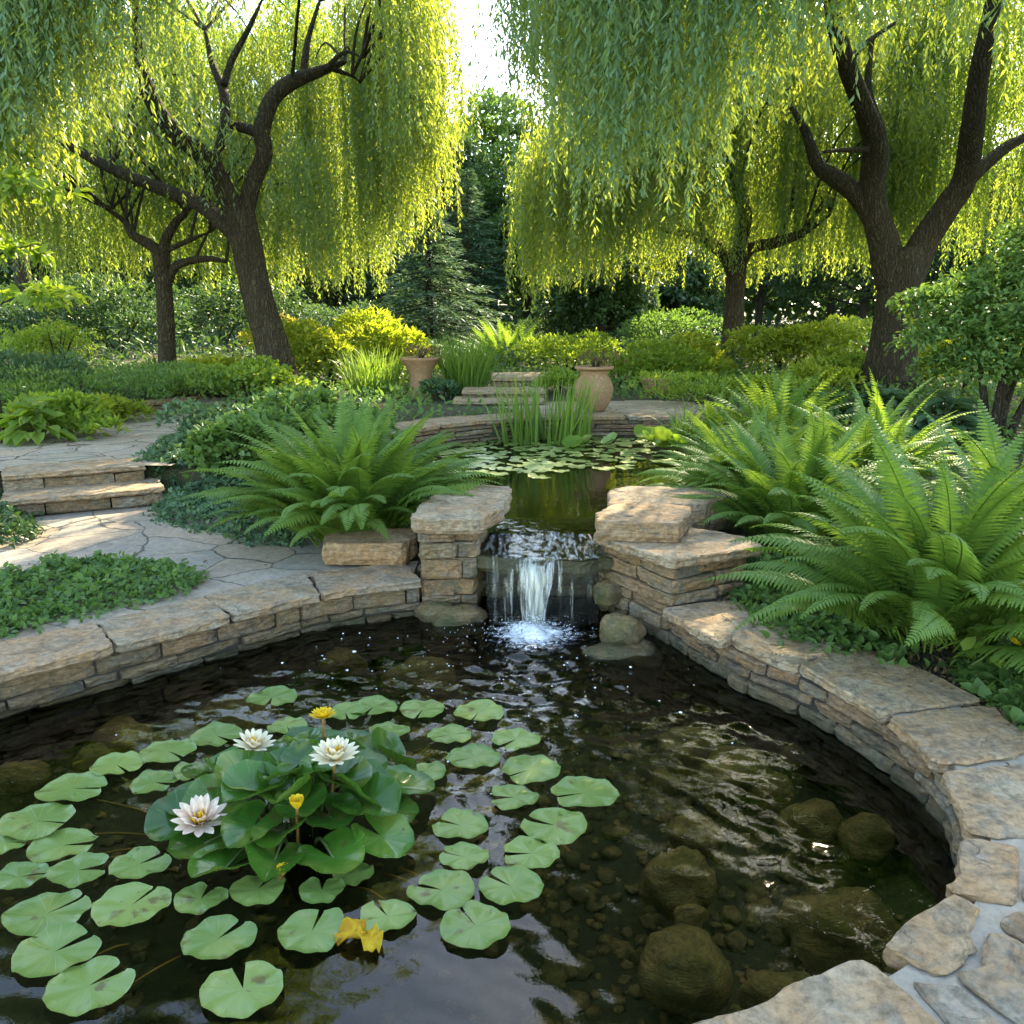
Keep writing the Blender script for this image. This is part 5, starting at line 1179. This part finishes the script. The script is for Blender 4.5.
# ------------------------------------------------------------------ willows
def limb_tubes(mb, limbs, seg=12, rough=.05):
    for k, (pts, rad) in enumerate(limbs): mb.add(*tube(pts, rad, seg, rough, k * 3.3))
def willow(base, limbs, crown, label, seed, leaf='willow', group='weeping willows', arcs=True):
    """crown: dict cx, cy, R(theta), ztop, fall, bottom(theta), nb (bunches), per, L, W, step"""
    rng = np.random.default_rng(seed); t = empty('willow_tree', base, 0, label, 'tree', group); c = crown
    mb = MB(); limb_tubes(mb, limbs); tips = np.concatenate([np.asarray(p)[len(p) // 2:] for p, _ in limbs[1:]])
    BP = []; BB = []; BO = []
    for i in range(c['nb']):
        e_ = rng.random(); th = rng.uniform(0, 2 * PI) if e_ < .56 else (rng.normal(PI / 2, .75) if e_ < .78 else rng.normal(math.radians(c['dense'][0]), math.radians(c['dense'][1]))); rr = rng.uniform(.84, 1.0) if rng.random() < c.get('shell', .74) else .84 * rng.random() ** .6; R = c['R'](th)
        x = c['cx'] + math.cos(th) * R * rr; y = c['cy'] + math.sin(th) * R * rr; z = c['ztop'] - c['fall'] * rr ** 2.2 + rng.normal(0, .3)
        bt = c['bottom'](th % (2 * PI)) + abs(rng.normal(0, .75)) - .15
        if rr < .84: bt = max(bt, z - rng.uniform(.8, 2.3))
        z = max(z, bt + .5); BP.append((x, y, z)); BB.append(bt); BO.append((math.cos(th), math.sin(th), 0))
    BP = np.array(BP); BB = np.array(BB); BO = np.array(BO)
    if arcs:
        for i in rng.choice(len(BP), min(len(BP), c.get('arcs', 90)), replace=False):
            dd = np.linalg.norm(tips - (BP[i] - (0, 0, .8)), axis=1); j = rng.choice(np.argsort(dd)[:max(3, len(dd) // 5)]); a = tips[j]; b = BP[i]
            if np.linalg.norm(a - b) > 3.2: continue
            mid = (a + b) / 2 + (0, 0, .35 * np.linalg.norm(b[:2] - a[:2]) * .5) + rng.normal(0, .12, 3)
            mb.add(*tube([a, mid, b], [.026, .016, .005], 5, 0, 0, False, 4))
    mb.build('trunk', M['bark'], t, True, off=base)
    # strands
    per = c['per']; nb = len(BP); k = np.repeat(np.arange(nb), per); n = len(k)
    sp = rng.normal(size=(n, 3)) * (.20, .20, .12); P0 = BP[k] + sp; bot = BB[k] + np.abs(rng.normal(0, .42, n)) + rng.normal(0, .1, n); Ln = np.maximum(P0[:, 2] - bot, .35)
    od = nrm(BO[k] + rng.normal(size=(n, 3)) * (.6, .6, 0)); sw = rng.uniform(.05, .3, n); ph = rng.uniform(0, 6.28, n); sa = rng.uniform(.01, .05, n)
    nn = np.maximum((Ln / c['step']).astype(int), 4); idx = np.repeat(np.arange(n), nn); pos = np.concatenate([np.arange(q) for q in nn]) * c['step']
    pos = pos + rng.uniform(0, c['step'], len(pos)); u = pos
    P = P0[idx] + od[idx] * (sw[idx] * (1 - np.exp(-u / .6)))[:, None]; P[:, 2] = P0[idx, 2] - u + .10 * np.exp(-u / .25)
    P[:, 0] += sa[idx] * np.sin(u * 2.2 + ph[idx]); P[:, 1] += sa[idx] * np.cos(u * 1.9 + ph[idx]) 
    m = len(P); az = rng.uniform(0, 2 * PI, m); spl = rng.uniform(.25, .95, m)
    D = np.stack([np.cos(az) * spl, np.sin(az) * spl, -np.ones(m) * rng.uniform(.5, 1.1, m)], 1); Nn = rdir(rng, m) + np.stack([np.cos(az), np.sin(az), np.ones(m) * .7], 1)
    Lf = c['L'] * rng.uniform(.65, 1.15, m) * np.clip((Ln[idx] - u) / .25 + .45, .4, 1); V, F = leaf4(P, D, Nn, Lf, c['W'] * rng.uniform(.75, 1.2, m), .12)
    sv = np.clip(rng.normal(.5, .22, nb)[k][idx] + rng.normal(0, .2, m), 0, 1)
    build('crown', V - np.asarray(base), F, M[leaf], t, np.repeat(sv, 4)); return t
def ang(th, table):
    """smooth look-up over degrees round the crown: 0 = +X, 90 = away from the camera, 270 = towards it"""
    d = np.array([a for a, _ in table] + [360 + table[0][0]]); v = np.array([b for _, b in table] + [table[0][1]]); return float(np.interp(math.degrees(th) % 360, d, v))
def A3(pts, Yb=None): return [at(*p) for p in pts]
# leaning left willow
b = GT(281, 391); Yw = b[1]
limbs = [(A3([(284, 396, Yw), (272, 345, Yw), (256, 290, Yw), (246, 240, Yw), (240, 212, Yw)]), [.33, .24, .215, .21, .20]),
 (A3([(247, 250, Yw), (228, 228, Yw), (200, 205, Yw + .3), (165, 190, Yw + .6), (110, 168, Yw + 1.0), (60, 140, Yw + 1.3), (10, 110, Yw + 1.5)]), [.12, .115, .105, .095, .08, .06, .03]),
 (A3([(240, 222, Yw), (222, 185, Yw - .1), (208, 158, Yw - .3), (178, 138, Yw - .5), (152, 100, Yw - .7), (140, 60, Yw - .8), (136, 5, Yw - .9)]), [.15, .14, .12, .12, .10, .075, .04]),
 (A3([(215, 160, Yw - .2), (224, 128, Yw), (224, 95, Yw + .2), (212, 62, Yw + .4), (205, 30, Yw + .5)]), [.06, .065, .06, .045, .02]),
 (A3([(224, 85, Yw + .2), (232, 60, Yw + .3), (248, 30, Yw + .3), (262, 0, Yw + .3)]), [.05, .045, .035, .015]),
 (A3([(243, 222, Yw), (252, 185, Yw), (264, 155, Yw), (262, 130, Yw), (272, 100, Yw + .1), (292, 82, Yw + .2), (318, 72, Yw + .4), (345, 62, Yw + .6)]), [.12, .12, .11, .115, .105, .10, .075, .03]),
 (A3([(262, 134, Yw), (245, 128, Yw + .3), (225, 125, Yw + .2)]), [.08, .07, .06]),
 (A3([(303, 78, Yw + .3), (308, 40, Yw + .5), (320, 0, Yw + .6)]), [.06, .04, .02]),
 (A3([(325, 70, Yw + .4), (345, 52, Yw + .3), (362, 58, Yw + .2)]), [.04, .025, .008]),
 (A3([(330, 68, Yw + .4), (352, 76, Yw + .8), (360, 82, Yw + 1)]), [.04, .02, .008])]
LWc = dict(dense=(266, 14), cx=b[0] - .75, cy=Yw - .0, R=lambda th: ang(th, [(0, 3.05), (60, 3.2), (120, 3.8), (180, 5.0), (225, 4.6), (270, 4.0), (320, 3.4)]), ztop=10.0, fall=4.6,
  bottom=lambda th: ang(th, [(0, 3.6), (30, 2.9), (60, 2.1), (100, 2.1), (150, 2.2), (180, 2.4), (230, 2.4), (264, 2.5), (272, 3.2), (284, 3.7), (294, 4.4), (315, 4.8), (330, 4.8), (345, 3.4)]), nb=470, per=13, L=.105, W=.023, step=.036, arcs=75)
willow(b, limbs, LWc, 'large leaning weeping willow on the left with spreading dark limbs', 1)
# big right willow
b = GT(888, 392); Yw = b[1]
limbs = [(A3([(886, 396, Yw), (893, 345, Yw), (898, 300, Yw), (902, 262, Yw), (900, 250, Yw)]), [.42, .31, .285, .30, .27]),
 (A3([(893, 285, Yw), (885, 245, Yw), (876, 215, Yw), (872, 180, Yw), (874, 140, Yw - .2), (862, 105, Yw - .4), (845, 60, Yw - .6), (832, 10, Yw - .7), (826, -30, Yw - .7)]), [.22, .20, .17, .15, .14, .12, .11, .09, .05]),
 (A3([(878, 225, Yw), (858, 195, Yw + .1), (835, 178, Yw + .3), (818, 165, Yw + .5), (805, 130, Yw + .7), (790, 105, Yw + 1)]), [.15, .13, .115, .09, .06, .03]),
 (A3([(874, 190, Yw), (882, 165, Yw + .2), (880, 130, Yw + .4), (868, 90, Yw + .5), (872, 40, Yw + .6)]), [.10, .09, .075, .055, .03]),
 (A3([(906, 280, Yw), (925, 240, Yw), (948, 205, Yw - .1), (964, 180, Yw - .2), (972, 130, Yw - .4), (978, 80, Yw - .5), (990, 20, Yw - .6), (1000, -40, Yw - .6)]), [.22, .19, .165, .155, .14, .12, .10, .06]),
 (A3([(962, 185, Yw - .2), (990, 160, Yw), (1010, 145, Yw + .2), (1040, 130, Yw + .5)]), [.10, .085, .07, .04]),
 (A3([(846, 65, Yw - .6), (870, 40, Yw - .4), (900, 20, Yw - .2)]), [.05, .035, .02]),
 (A3([(870, 150, Yw - .2), (845, 150, Yw - .6), (822, 152, Yw - .8)]), [.04, .03, .015])]
RWc = dict(shell=.50, dense=(231, 19), cx=b[0] - .55, cy=Yw - .3, R=lambda th: ang(th, [(0, 5.0), (90, 4.6), (150, 4.2), (180, 4.6), (205, 4.9), (225, 5.0), (270, 4.6), (320, 4.6)]), ztop=11.5, fall=5.4,
  bottom=lambda th: ang(th, [(0, 2.6), (40, 2.5), (90, 2.35), (135, 2.7), (160, 3.9), (180, 4.3), (200, 3.6), (212, 2.7), (228, 2.6), (236, 3.3), (250, 3.7), (265, 3.2), (285, 2.8), (320, 2.8)]), nb=740, per=13, L=.11, W=.024, step=.036, arcs=130)
willow(b, limbs, RWc, 'large forked weeping willow on the right in front of the small tree', 2)
# far right willow
b = GT(731, 366); Yw = b[1]
limbs = [(A3([(731, 368, Yw), (733, 330, Yw), (735, 290, Yw), (737, 262, Yw)]), [.26, .2, .185, .19]),
 (A3([(735, 275, Yw), (725, 255, Yw), (708, 242, Yw), (690, 235, Yw + .2), (660, 228, Yw + .3), (630, 222, Yw + .4)]), [.15, .13, .11, .08, .06, .02]),
 (A3([(737, 270, Yw), (741, 240, Yw), (745, 215, Yw), (738, 190, Yw - .2), (730, 150, Yw - .3), (735, 100, Yw - .3)]), [.15, .14, .13, .11, .08, .05]),
 (A3([(740, 262, Yw), (752, 248, Yw), (775, 243, Yw - .2), (802, 233, Yw - .3), (830, 215, Yw - .3)]), [.13, .11, .10, .075, .02]),
 (A3([(775, 243, Yw - .2), (785, 225, Yw), (792, 200, Yw)]), [.06, .05, .02]),
 (A3([(715, 245, Yw), (705, 235, Yw - .3), (690, 200, Yw - .3)]), [.06, .05, .02])]
FRc = dict(dense=(215, 25), cx=b[0] - .6, cy=Yw - .3, R=lambda th: ang(th, [(0, 3.5), (90, 3.8), (180, 3.3), (230, 3.5), (270, 3.4), (320, 3.4)]), ztop=6.3, fall=2.1,
  bottom=lambda th: ang(th, [(0, 2.2), (90, 2.3), (150, 2.1), (180, 2.05), (225, 2.1), (245, 2.6), (262, 3.9), (300, 4.3), (330, 3.8)]), nb=240, per=12, L=.125, W=.03, step=.045, arcs=80)
willow(b, limbs, FRc, 'farther weeping willow on the right with a broad pale dome and slim trunk', 3, 'willow_far')
# slim left willow
b = GT(169, 393); Yw = b[1] + .6; k_ = Yw / b[1]; b = (b[0] * k_, Yw, float(T(b[0] * k_, Yw, False)))
limbs = [(A3([(168, 396, Yw), (167, 350, Yw), (165, 300, Yw), (162, 265, Yw), (162, 250, Yw)]), [.16, .135, .125, .125, .12]),
 (A3([(162, 268, Yw), (156, 250, Yw), (145, 242, Yw), (133, 235, Yw), (125, 222, Yw + .1), (110, 210, Yw + .2)]), [.10, .09, .08, .065, .045, .02]),
 (A3([(163, 262, Yw), (166, 240, Yw), (176, 222, Yw), (186, 212, Yw), (195, 190, Yw)]), [.09, .075, .06, .045, .02]),
 (A3([(168, 280, Yw), (176, 266, Yw), (195, 260, Yw), (212, 259, Yw), (226, 262, Yw)]), [.075, .065, .055, .045, .02]),
 (A3([(168, 250, Yw), (190, 240, Yw), (210, 232, Yw)]), [.04, .035, .012])]
SLc = dict(dense=(120, 40), cx=b[0] - .1, cy=Yw + .4, R=lambda th: ang(th, [(0, 2.6), (90, 2.6), (180, 3.2), (270, 2.4)]), ztop=5.2, fall=1.7,
  bottom=lambda th: ang(th, [(0, 2.0), (90, 2.05), (180, 2.1), (225, 2.6), (270, 3.3), (320, 2.9)]), nb=150, per=11, L=.115, W=.026, step=.042, arcs=26)
willow(b, limbs, SLc, 'slim small weeping willow behind the leaning one at the end of the left path', 4)

# ------------------------------------------------------------------ small tree at the right edge, sapling at left edge
g = GT(975, 450); tx, ty, tz = g[0] + .5, g[1] + .6, g[2]
t = empty('small_tree', (tx, ty, tz), 0, 'small multi stemmed tree with dark toothed leaves at the right edge', 'tree')
mb = MB()
for dx, dy, h in ((-.25, .1, 1.25), (.1, .0, 1.6), (.35, .2, 1.3), (-.1, -.2, .95), (.6, -.1, 1.2)): mb.add(*tube([(dx * .2, dy * .2, -.1), (dx * .45, dy * .4, h * .35), (dx, dy, h * .75), (dx * 1.5, dy * 1.4, h)], [.045, .035, .022, .008], 8, .05, dx))
mb.build('trunk', M['twig'], t, True)
lum = [(a_, b_, c_ - .32, d_, e_, f_ * .75) for a_, b_, c_, d_, e_, f_ in [(-.1, 0, 1.55, .75, .7, .45), (.5, .1, 1.75, .85, .75, .5), (-.55, -.1, 1.25, .5, .5, .3), (.2, -.3, 1.25, .7, .5, .35), (.9, 0, 1.4, .7, .7, .4), (.35, 0, 2.1, .6, .55, .35), (-.75, .1, 1.6, .35, .35, .2), (1.2, -.1, 1.9, .6, .6, .4), (-.45, -.25, 1.0, .45, .4, .3), (.5, -.35, .95, .55, .45, .3), (1.1, -.3, 1.1, .6, .5, .4)]]
foliage('crown', lum, 18000, .068, .034, M['leaf_mid'], t, rs, True, .1, .7, .4, droop=.25, shell=.4)
g = at(-12, 330, 7.5); t = empty('sapling', (g[0] - .02, g[1], float(T(g[0], g[1], False))), 0, 'young tree with bright layered leaves reaching in at the left edge', 'tree')
mb = MB()
for h, ex in ((2.3, .75), (1.75, .55), (1.35, .7), (2.6, .3)): mb.add(*tube([(0, 0, -.1), (.02, 0, h * .5), (.1, -.02, h * .92), (ex, -.05, h + .05)], [.03, .024, .013, .004], 7, .05, h))
mb.build('trunk', M['twig'], t, True)
foliage('crown', [(.55, 0, 2.25, .36, .4, .16), (.35, 0, 1.72, .32, .35, .12), (.5, 0, 1.32, .36, .4, .12), (.1, 0, 2.6, .4, .4, .2), (-.2, 0, 1.9, .4, .4, .5)], 900, .12, .06, M['leaf_lime'], t, rs, True, -.1, .6, .4, droop=.3, shell=.2)

# ------------------------------------------------------------------ background trees
def broadleaf(x, y, h, w, m, label, rng, n=9000, L=.16, group='trees behind the garden', trunk_r=.14, low=.25):
    z = float(T(x, y, False)); t = empty('background_tree', (x, y, z), 0, label, 'tree', group); mb = MB(); lum = []
    mb.add(*tube([(0, 0, -.2), (.1, 0, h * .3), (-.1, .1, h * .6), (0, 0, h * .9)], [trunk_r, trunk_r * .8, trunk_r * .5, .03], 8, .06, x))
    for i in range(16):
        q = (i + .5) / 16; hh = h * (low + (1 - low) * q * .95); ra = w * .5 * (math.sin(PI * min(.97, .22 + .72 * q)) ** .8) * rng.uniform(.55, 1.0); a = i * 2.4 + rng.uniform(-.4, .4); s = w * rng.uniform(.16, .26)
        c = (math.cos(a) * ra * .8, math.sin(a) * ra * .8, hh); lum.append((*c, s, s, s * .62)); mb.add(*tube([(0, 0, hh * .75), (c[0] * .5, c[1] * .5, hh * .92), c], [trunk_r * .35, trunk_r * .2, .01], 6, 0, 0, False, 3))
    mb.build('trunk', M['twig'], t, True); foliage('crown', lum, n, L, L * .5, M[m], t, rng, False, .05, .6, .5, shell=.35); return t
def conifer(x, y, h, w, label, rng, n=11000, m='conifer', group='trees behind the garden'):
    z = float(T(x, y, False)); t = empty('conifer_tree', (x, y, z), 0, label, 'tree', group); mb = MB(); mb.add(*tube([(0, 0, -.2), (0, 0, h * .5), (0, 0, h)], [.13, .08, .01], 8, .05, x))
    P = []; D = []; k = int(h * 26)
    for i in range(k):
        q = (i / k) ** 1.15; hh = h * (.06 + .93 * q); a = i * 2.399 + rng.uniform(-.3, .3); R = w * .5 * (1 - q) ** .75 * rng.uniform(.7, 1.12) + .08; m_ = max(6, int(n / k * (1.6 - 1.2 * q)))
        u = rng.random(m_) ** .75; d = np.array([math.cos(a), math.sin(a), 0]); s = np.array([-d[1], d[0], 0]); sp = rng.normal(0, .16, m_) * R * (1 - .5 * u)
        P.append(np.outer(u * R, d) + np.outer(sp, s) + np.c_[np.zeros(m_), np.zeros(m_), hh - .28 * R * u ** 1.5 + .12 * R * u ** 4 + rng.normal(0, .03, m_)]); D.append(d + np.outer(np.sign(sp) * .7, s) + rng.normal(size=(m_, 3)) * .25 + (0, 0, -.1))
        if i % 3 == 0: mb.add(*tube([(0, 0, hh), tuple(d * R * .55 + (0, 0, hh - .1 * R)), tuple(d * R * .95 + (0, 0, hh - .2 * R))], [.03, .015, .005], 5, 0, 0, False, 2))
    P = np.concatenate(P); D = nrm(np.concatenate(D)); V, F = leaf4(P, D, nrm(np.tile((0, 0, 1.), (len(P), 1)) + rng.normal(size=P.shape) * .3), .20 * rng.uniform(.6, 1.2, len(P)), .045, .1)
    mb.build('trunk', M['twig'], t, True); build('crown', V, F, M[m], t, np.repeat(rng.random(len(P)), 4)); return t
rb = np.random.default_rng(900)
def X_(px, y): return (px - 512) / 800 * y
conifer(X_(432, 21), 21, 3.8, 4.4, 'broad layered evergreen standing behind the flared urn', rb)
conifer(X_(395, 26), 26, 4.6, 3.4, 'slender evergreen left of the broad layered one', rb)
conifer(X_(470, 27), 27, 5.4, 4.0, 'taller evergreen just right of the broad layered one', rb)
BT = [(455, 30, 6.6, 4.5, 'leaf_dark', 'dark narrow tree behind the broad layered evergreen'),
 (525, 31, 6.0, 5.0, 'leaf_mid', 'rounded green tree just right of the tall hazy one'),
 (90, 36, 13.5, 9, 'leaf_mid', 'tall wood tree seen through the left end of the leaning willow'),
 (215, 37, 13.0, 9, 'leaf_mid', 'tall wood tree straight behind the fork of the leaning willow'),
 (330, 36, 12.5, 8, 'leaf_mid', 'tall wood tree behind the right limbs of the leaning willow'),
 (400, 38, 10.0, 6.5, 'leaf_mid', 'tall wood tree at the left side of the sky gap'),
 (600, 38, 11.5, 8, 'leaf_mid', 'tall wood tree at the right side of the sky gap'),
 (700, 37, 12.5, 9, 'leaf_mid', 'tall wood tree behind the dome of the farther right willow'),
 (820, 37, 13.0, 9, 'leaf_mid', 'tall wood tree behind the left limb of the forked willow'),
 (940, 36, 13.5, 9, 'leaf_mid', 'tall wood tree between the two limbs of the forked willow'),
 (1060, 36, 13.5, 9, 'leaf_mid', 'tall wood tree behind the right limb of the forked willow'),
 (-30, 36, 13.5, 9, 'leaf_mid', 'tall wood tree at the far left behind the hanging strands'),
 (494, 34, 8.3, 6.5, 'leaf_mid', 'tall hazy tree rising in the sky gap between the willows'),
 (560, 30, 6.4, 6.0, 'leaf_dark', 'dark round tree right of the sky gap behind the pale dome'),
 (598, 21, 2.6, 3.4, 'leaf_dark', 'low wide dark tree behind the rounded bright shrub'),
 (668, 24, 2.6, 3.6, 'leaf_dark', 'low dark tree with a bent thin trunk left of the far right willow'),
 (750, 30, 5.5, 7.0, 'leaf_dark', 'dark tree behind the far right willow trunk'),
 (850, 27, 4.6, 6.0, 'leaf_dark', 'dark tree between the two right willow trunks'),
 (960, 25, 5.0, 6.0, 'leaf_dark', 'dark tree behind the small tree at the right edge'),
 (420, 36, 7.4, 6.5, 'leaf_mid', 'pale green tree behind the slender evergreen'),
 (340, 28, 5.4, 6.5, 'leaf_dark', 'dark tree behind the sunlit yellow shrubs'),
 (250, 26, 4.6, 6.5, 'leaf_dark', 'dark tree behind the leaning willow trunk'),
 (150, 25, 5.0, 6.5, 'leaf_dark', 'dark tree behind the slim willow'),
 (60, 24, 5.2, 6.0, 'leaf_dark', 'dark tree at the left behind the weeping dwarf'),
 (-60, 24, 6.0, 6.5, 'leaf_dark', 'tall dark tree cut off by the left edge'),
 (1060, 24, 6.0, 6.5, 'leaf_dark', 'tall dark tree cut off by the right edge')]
for px, y, h, w, m, lb in BT: broadleaf(X_(px, y), y, h, w, m, lb, rb, *((17000, .26) if y >= 34 else (11000, .18)))
for px, Yt, r, lb in ((40, 18, .2, 'bare grey trunk standing in the shade at the far left'),):
    x = X_(px, Yt); z = float(T(x, Yt, False)); V, F = tube([(0, 0, -.2), (.05, 0, 2), (-.05, .1, 5.5)], [r, r * .8, r * .5], 10, .06); o = build('tree_trunk', V, F, M['bark'], None, .5, True, (x, Yt, z)); tag(o, lb, 'tree trunk')
# far wood: one dense belt of foliage
nw = 60000; aw = rb.uniform(-1.15, 1.15, nw); dw = rb.uniform(38, 60, nw)
hx = np.array([6.0 + 2.2 * N3((a * 6, d * .05, 0), 1, 8) + 1.3 * N3((a * 22, d * .1, 0), 1, 3) for a, d in zip(aw, dw)])
P = np.stack([np.sin(aw) * dw, np.cos(aw) * dw, T(np.sin(aw) * dw, np.cos(aw) * dw, False) + hx * rb.random(nw) ** .7], 1)
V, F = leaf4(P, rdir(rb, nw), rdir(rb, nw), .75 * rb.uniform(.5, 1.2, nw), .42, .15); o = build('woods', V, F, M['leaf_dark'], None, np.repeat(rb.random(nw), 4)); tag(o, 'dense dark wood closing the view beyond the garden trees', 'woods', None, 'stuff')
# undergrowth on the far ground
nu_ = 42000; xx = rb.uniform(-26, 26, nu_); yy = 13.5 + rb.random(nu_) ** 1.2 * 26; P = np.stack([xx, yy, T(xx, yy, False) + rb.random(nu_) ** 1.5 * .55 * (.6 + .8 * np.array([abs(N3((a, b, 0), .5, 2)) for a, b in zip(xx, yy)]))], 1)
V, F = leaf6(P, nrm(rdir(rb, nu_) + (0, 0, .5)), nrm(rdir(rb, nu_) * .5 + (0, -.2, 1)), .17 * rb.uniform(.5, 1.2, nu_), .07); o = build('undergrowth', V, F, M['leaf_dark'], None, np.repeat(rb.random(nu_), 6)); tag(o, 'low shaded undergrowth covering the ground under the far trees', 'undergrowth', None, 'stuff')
nu_ = 26000; xx = rb.uniform(-8, 9, nu_); yy = rb.uniform(6.2, 14.5, nu_)
k = ~(inpoly(xx, yy, PATH_POLY) | inpoly(xx, yy, UPOND) | inpoly(xx, yy, TERR) | (polydist(xx, yy, UPOND) < .5) | (polydist(xx, yy, PATH_POLY) < .12) | ((np.abs(xx) < 1.0) & (yy > 9) & (yy < 12.5)) | ((xx > -4) & (xx < -2.6) & (yy < 6.5)))
xx, yy = xx[k], yy[k]; nu_ = len(xx); P = np.stack([xx, yy, T(xx, yy, False) + rb.random(nu_) ** 1.5 * .20], 1)
V, F = leaf6(P, nrm(rdir(rb, nu_) + (0, 0, .5)), nrm(rdir(rb, nu_) * .5 + (0, -.2, 1)), .085 * rb.uniform(.5, 1.2, nu_), .042); o = build('bed_plants', V, F, M['leaf_mid'], None, np.repeat(rb.random(nu_), 6)); tag(o, 'low green planting filling the beds between shrubs and ferns', 'ground cover', None, 'stuff')

# dry leaf litter on the paving
nl = 210; xx = rb.uniform(-5.2, 2.2, nl); yy = rb.uniform(2.0, 9.5, nl); zz = np.full(nl, -1.0)
pd_ = inpoly(xx, yy, POND) | (polydist(xx, yy, POND) < .03)
zz = np.where(inpoly(xx, yy, PATIO) & ~pd_, Z_COP - .014, zz); zz = np.where(inpoly(xx, yy, PATH_POLY), Z_PATH + .004, zz)
cop = (polydist(xx, yy, [tuple(q) for q in RC], False) < .3) & ~pd_ & (xx > .9); zz = np.where(cop, Z_COP + .006, zz)
k = zz > 0; P = np.c_[xx, yy, zz][k]; nl = len(P); D = rdir(rb, nl); D[:, 2] *= .12
V, F = leaf6(P, nrm(D), nrm(rdir(rb, nl) * .25 + (0, 0, 1)), .035 * rb.uniform(.4, 1.2, nl), .015 * rb.uniform(.6, 1.2, nl), .2, .1); o = build('leaf_litter', V, F, M['leaf_brown'], None, np.repeat(rb.random(nl), 6)); tag(o, 'sparse dry leaf litter lying on the flagstones', 'leaf litter', None, 'stuff')
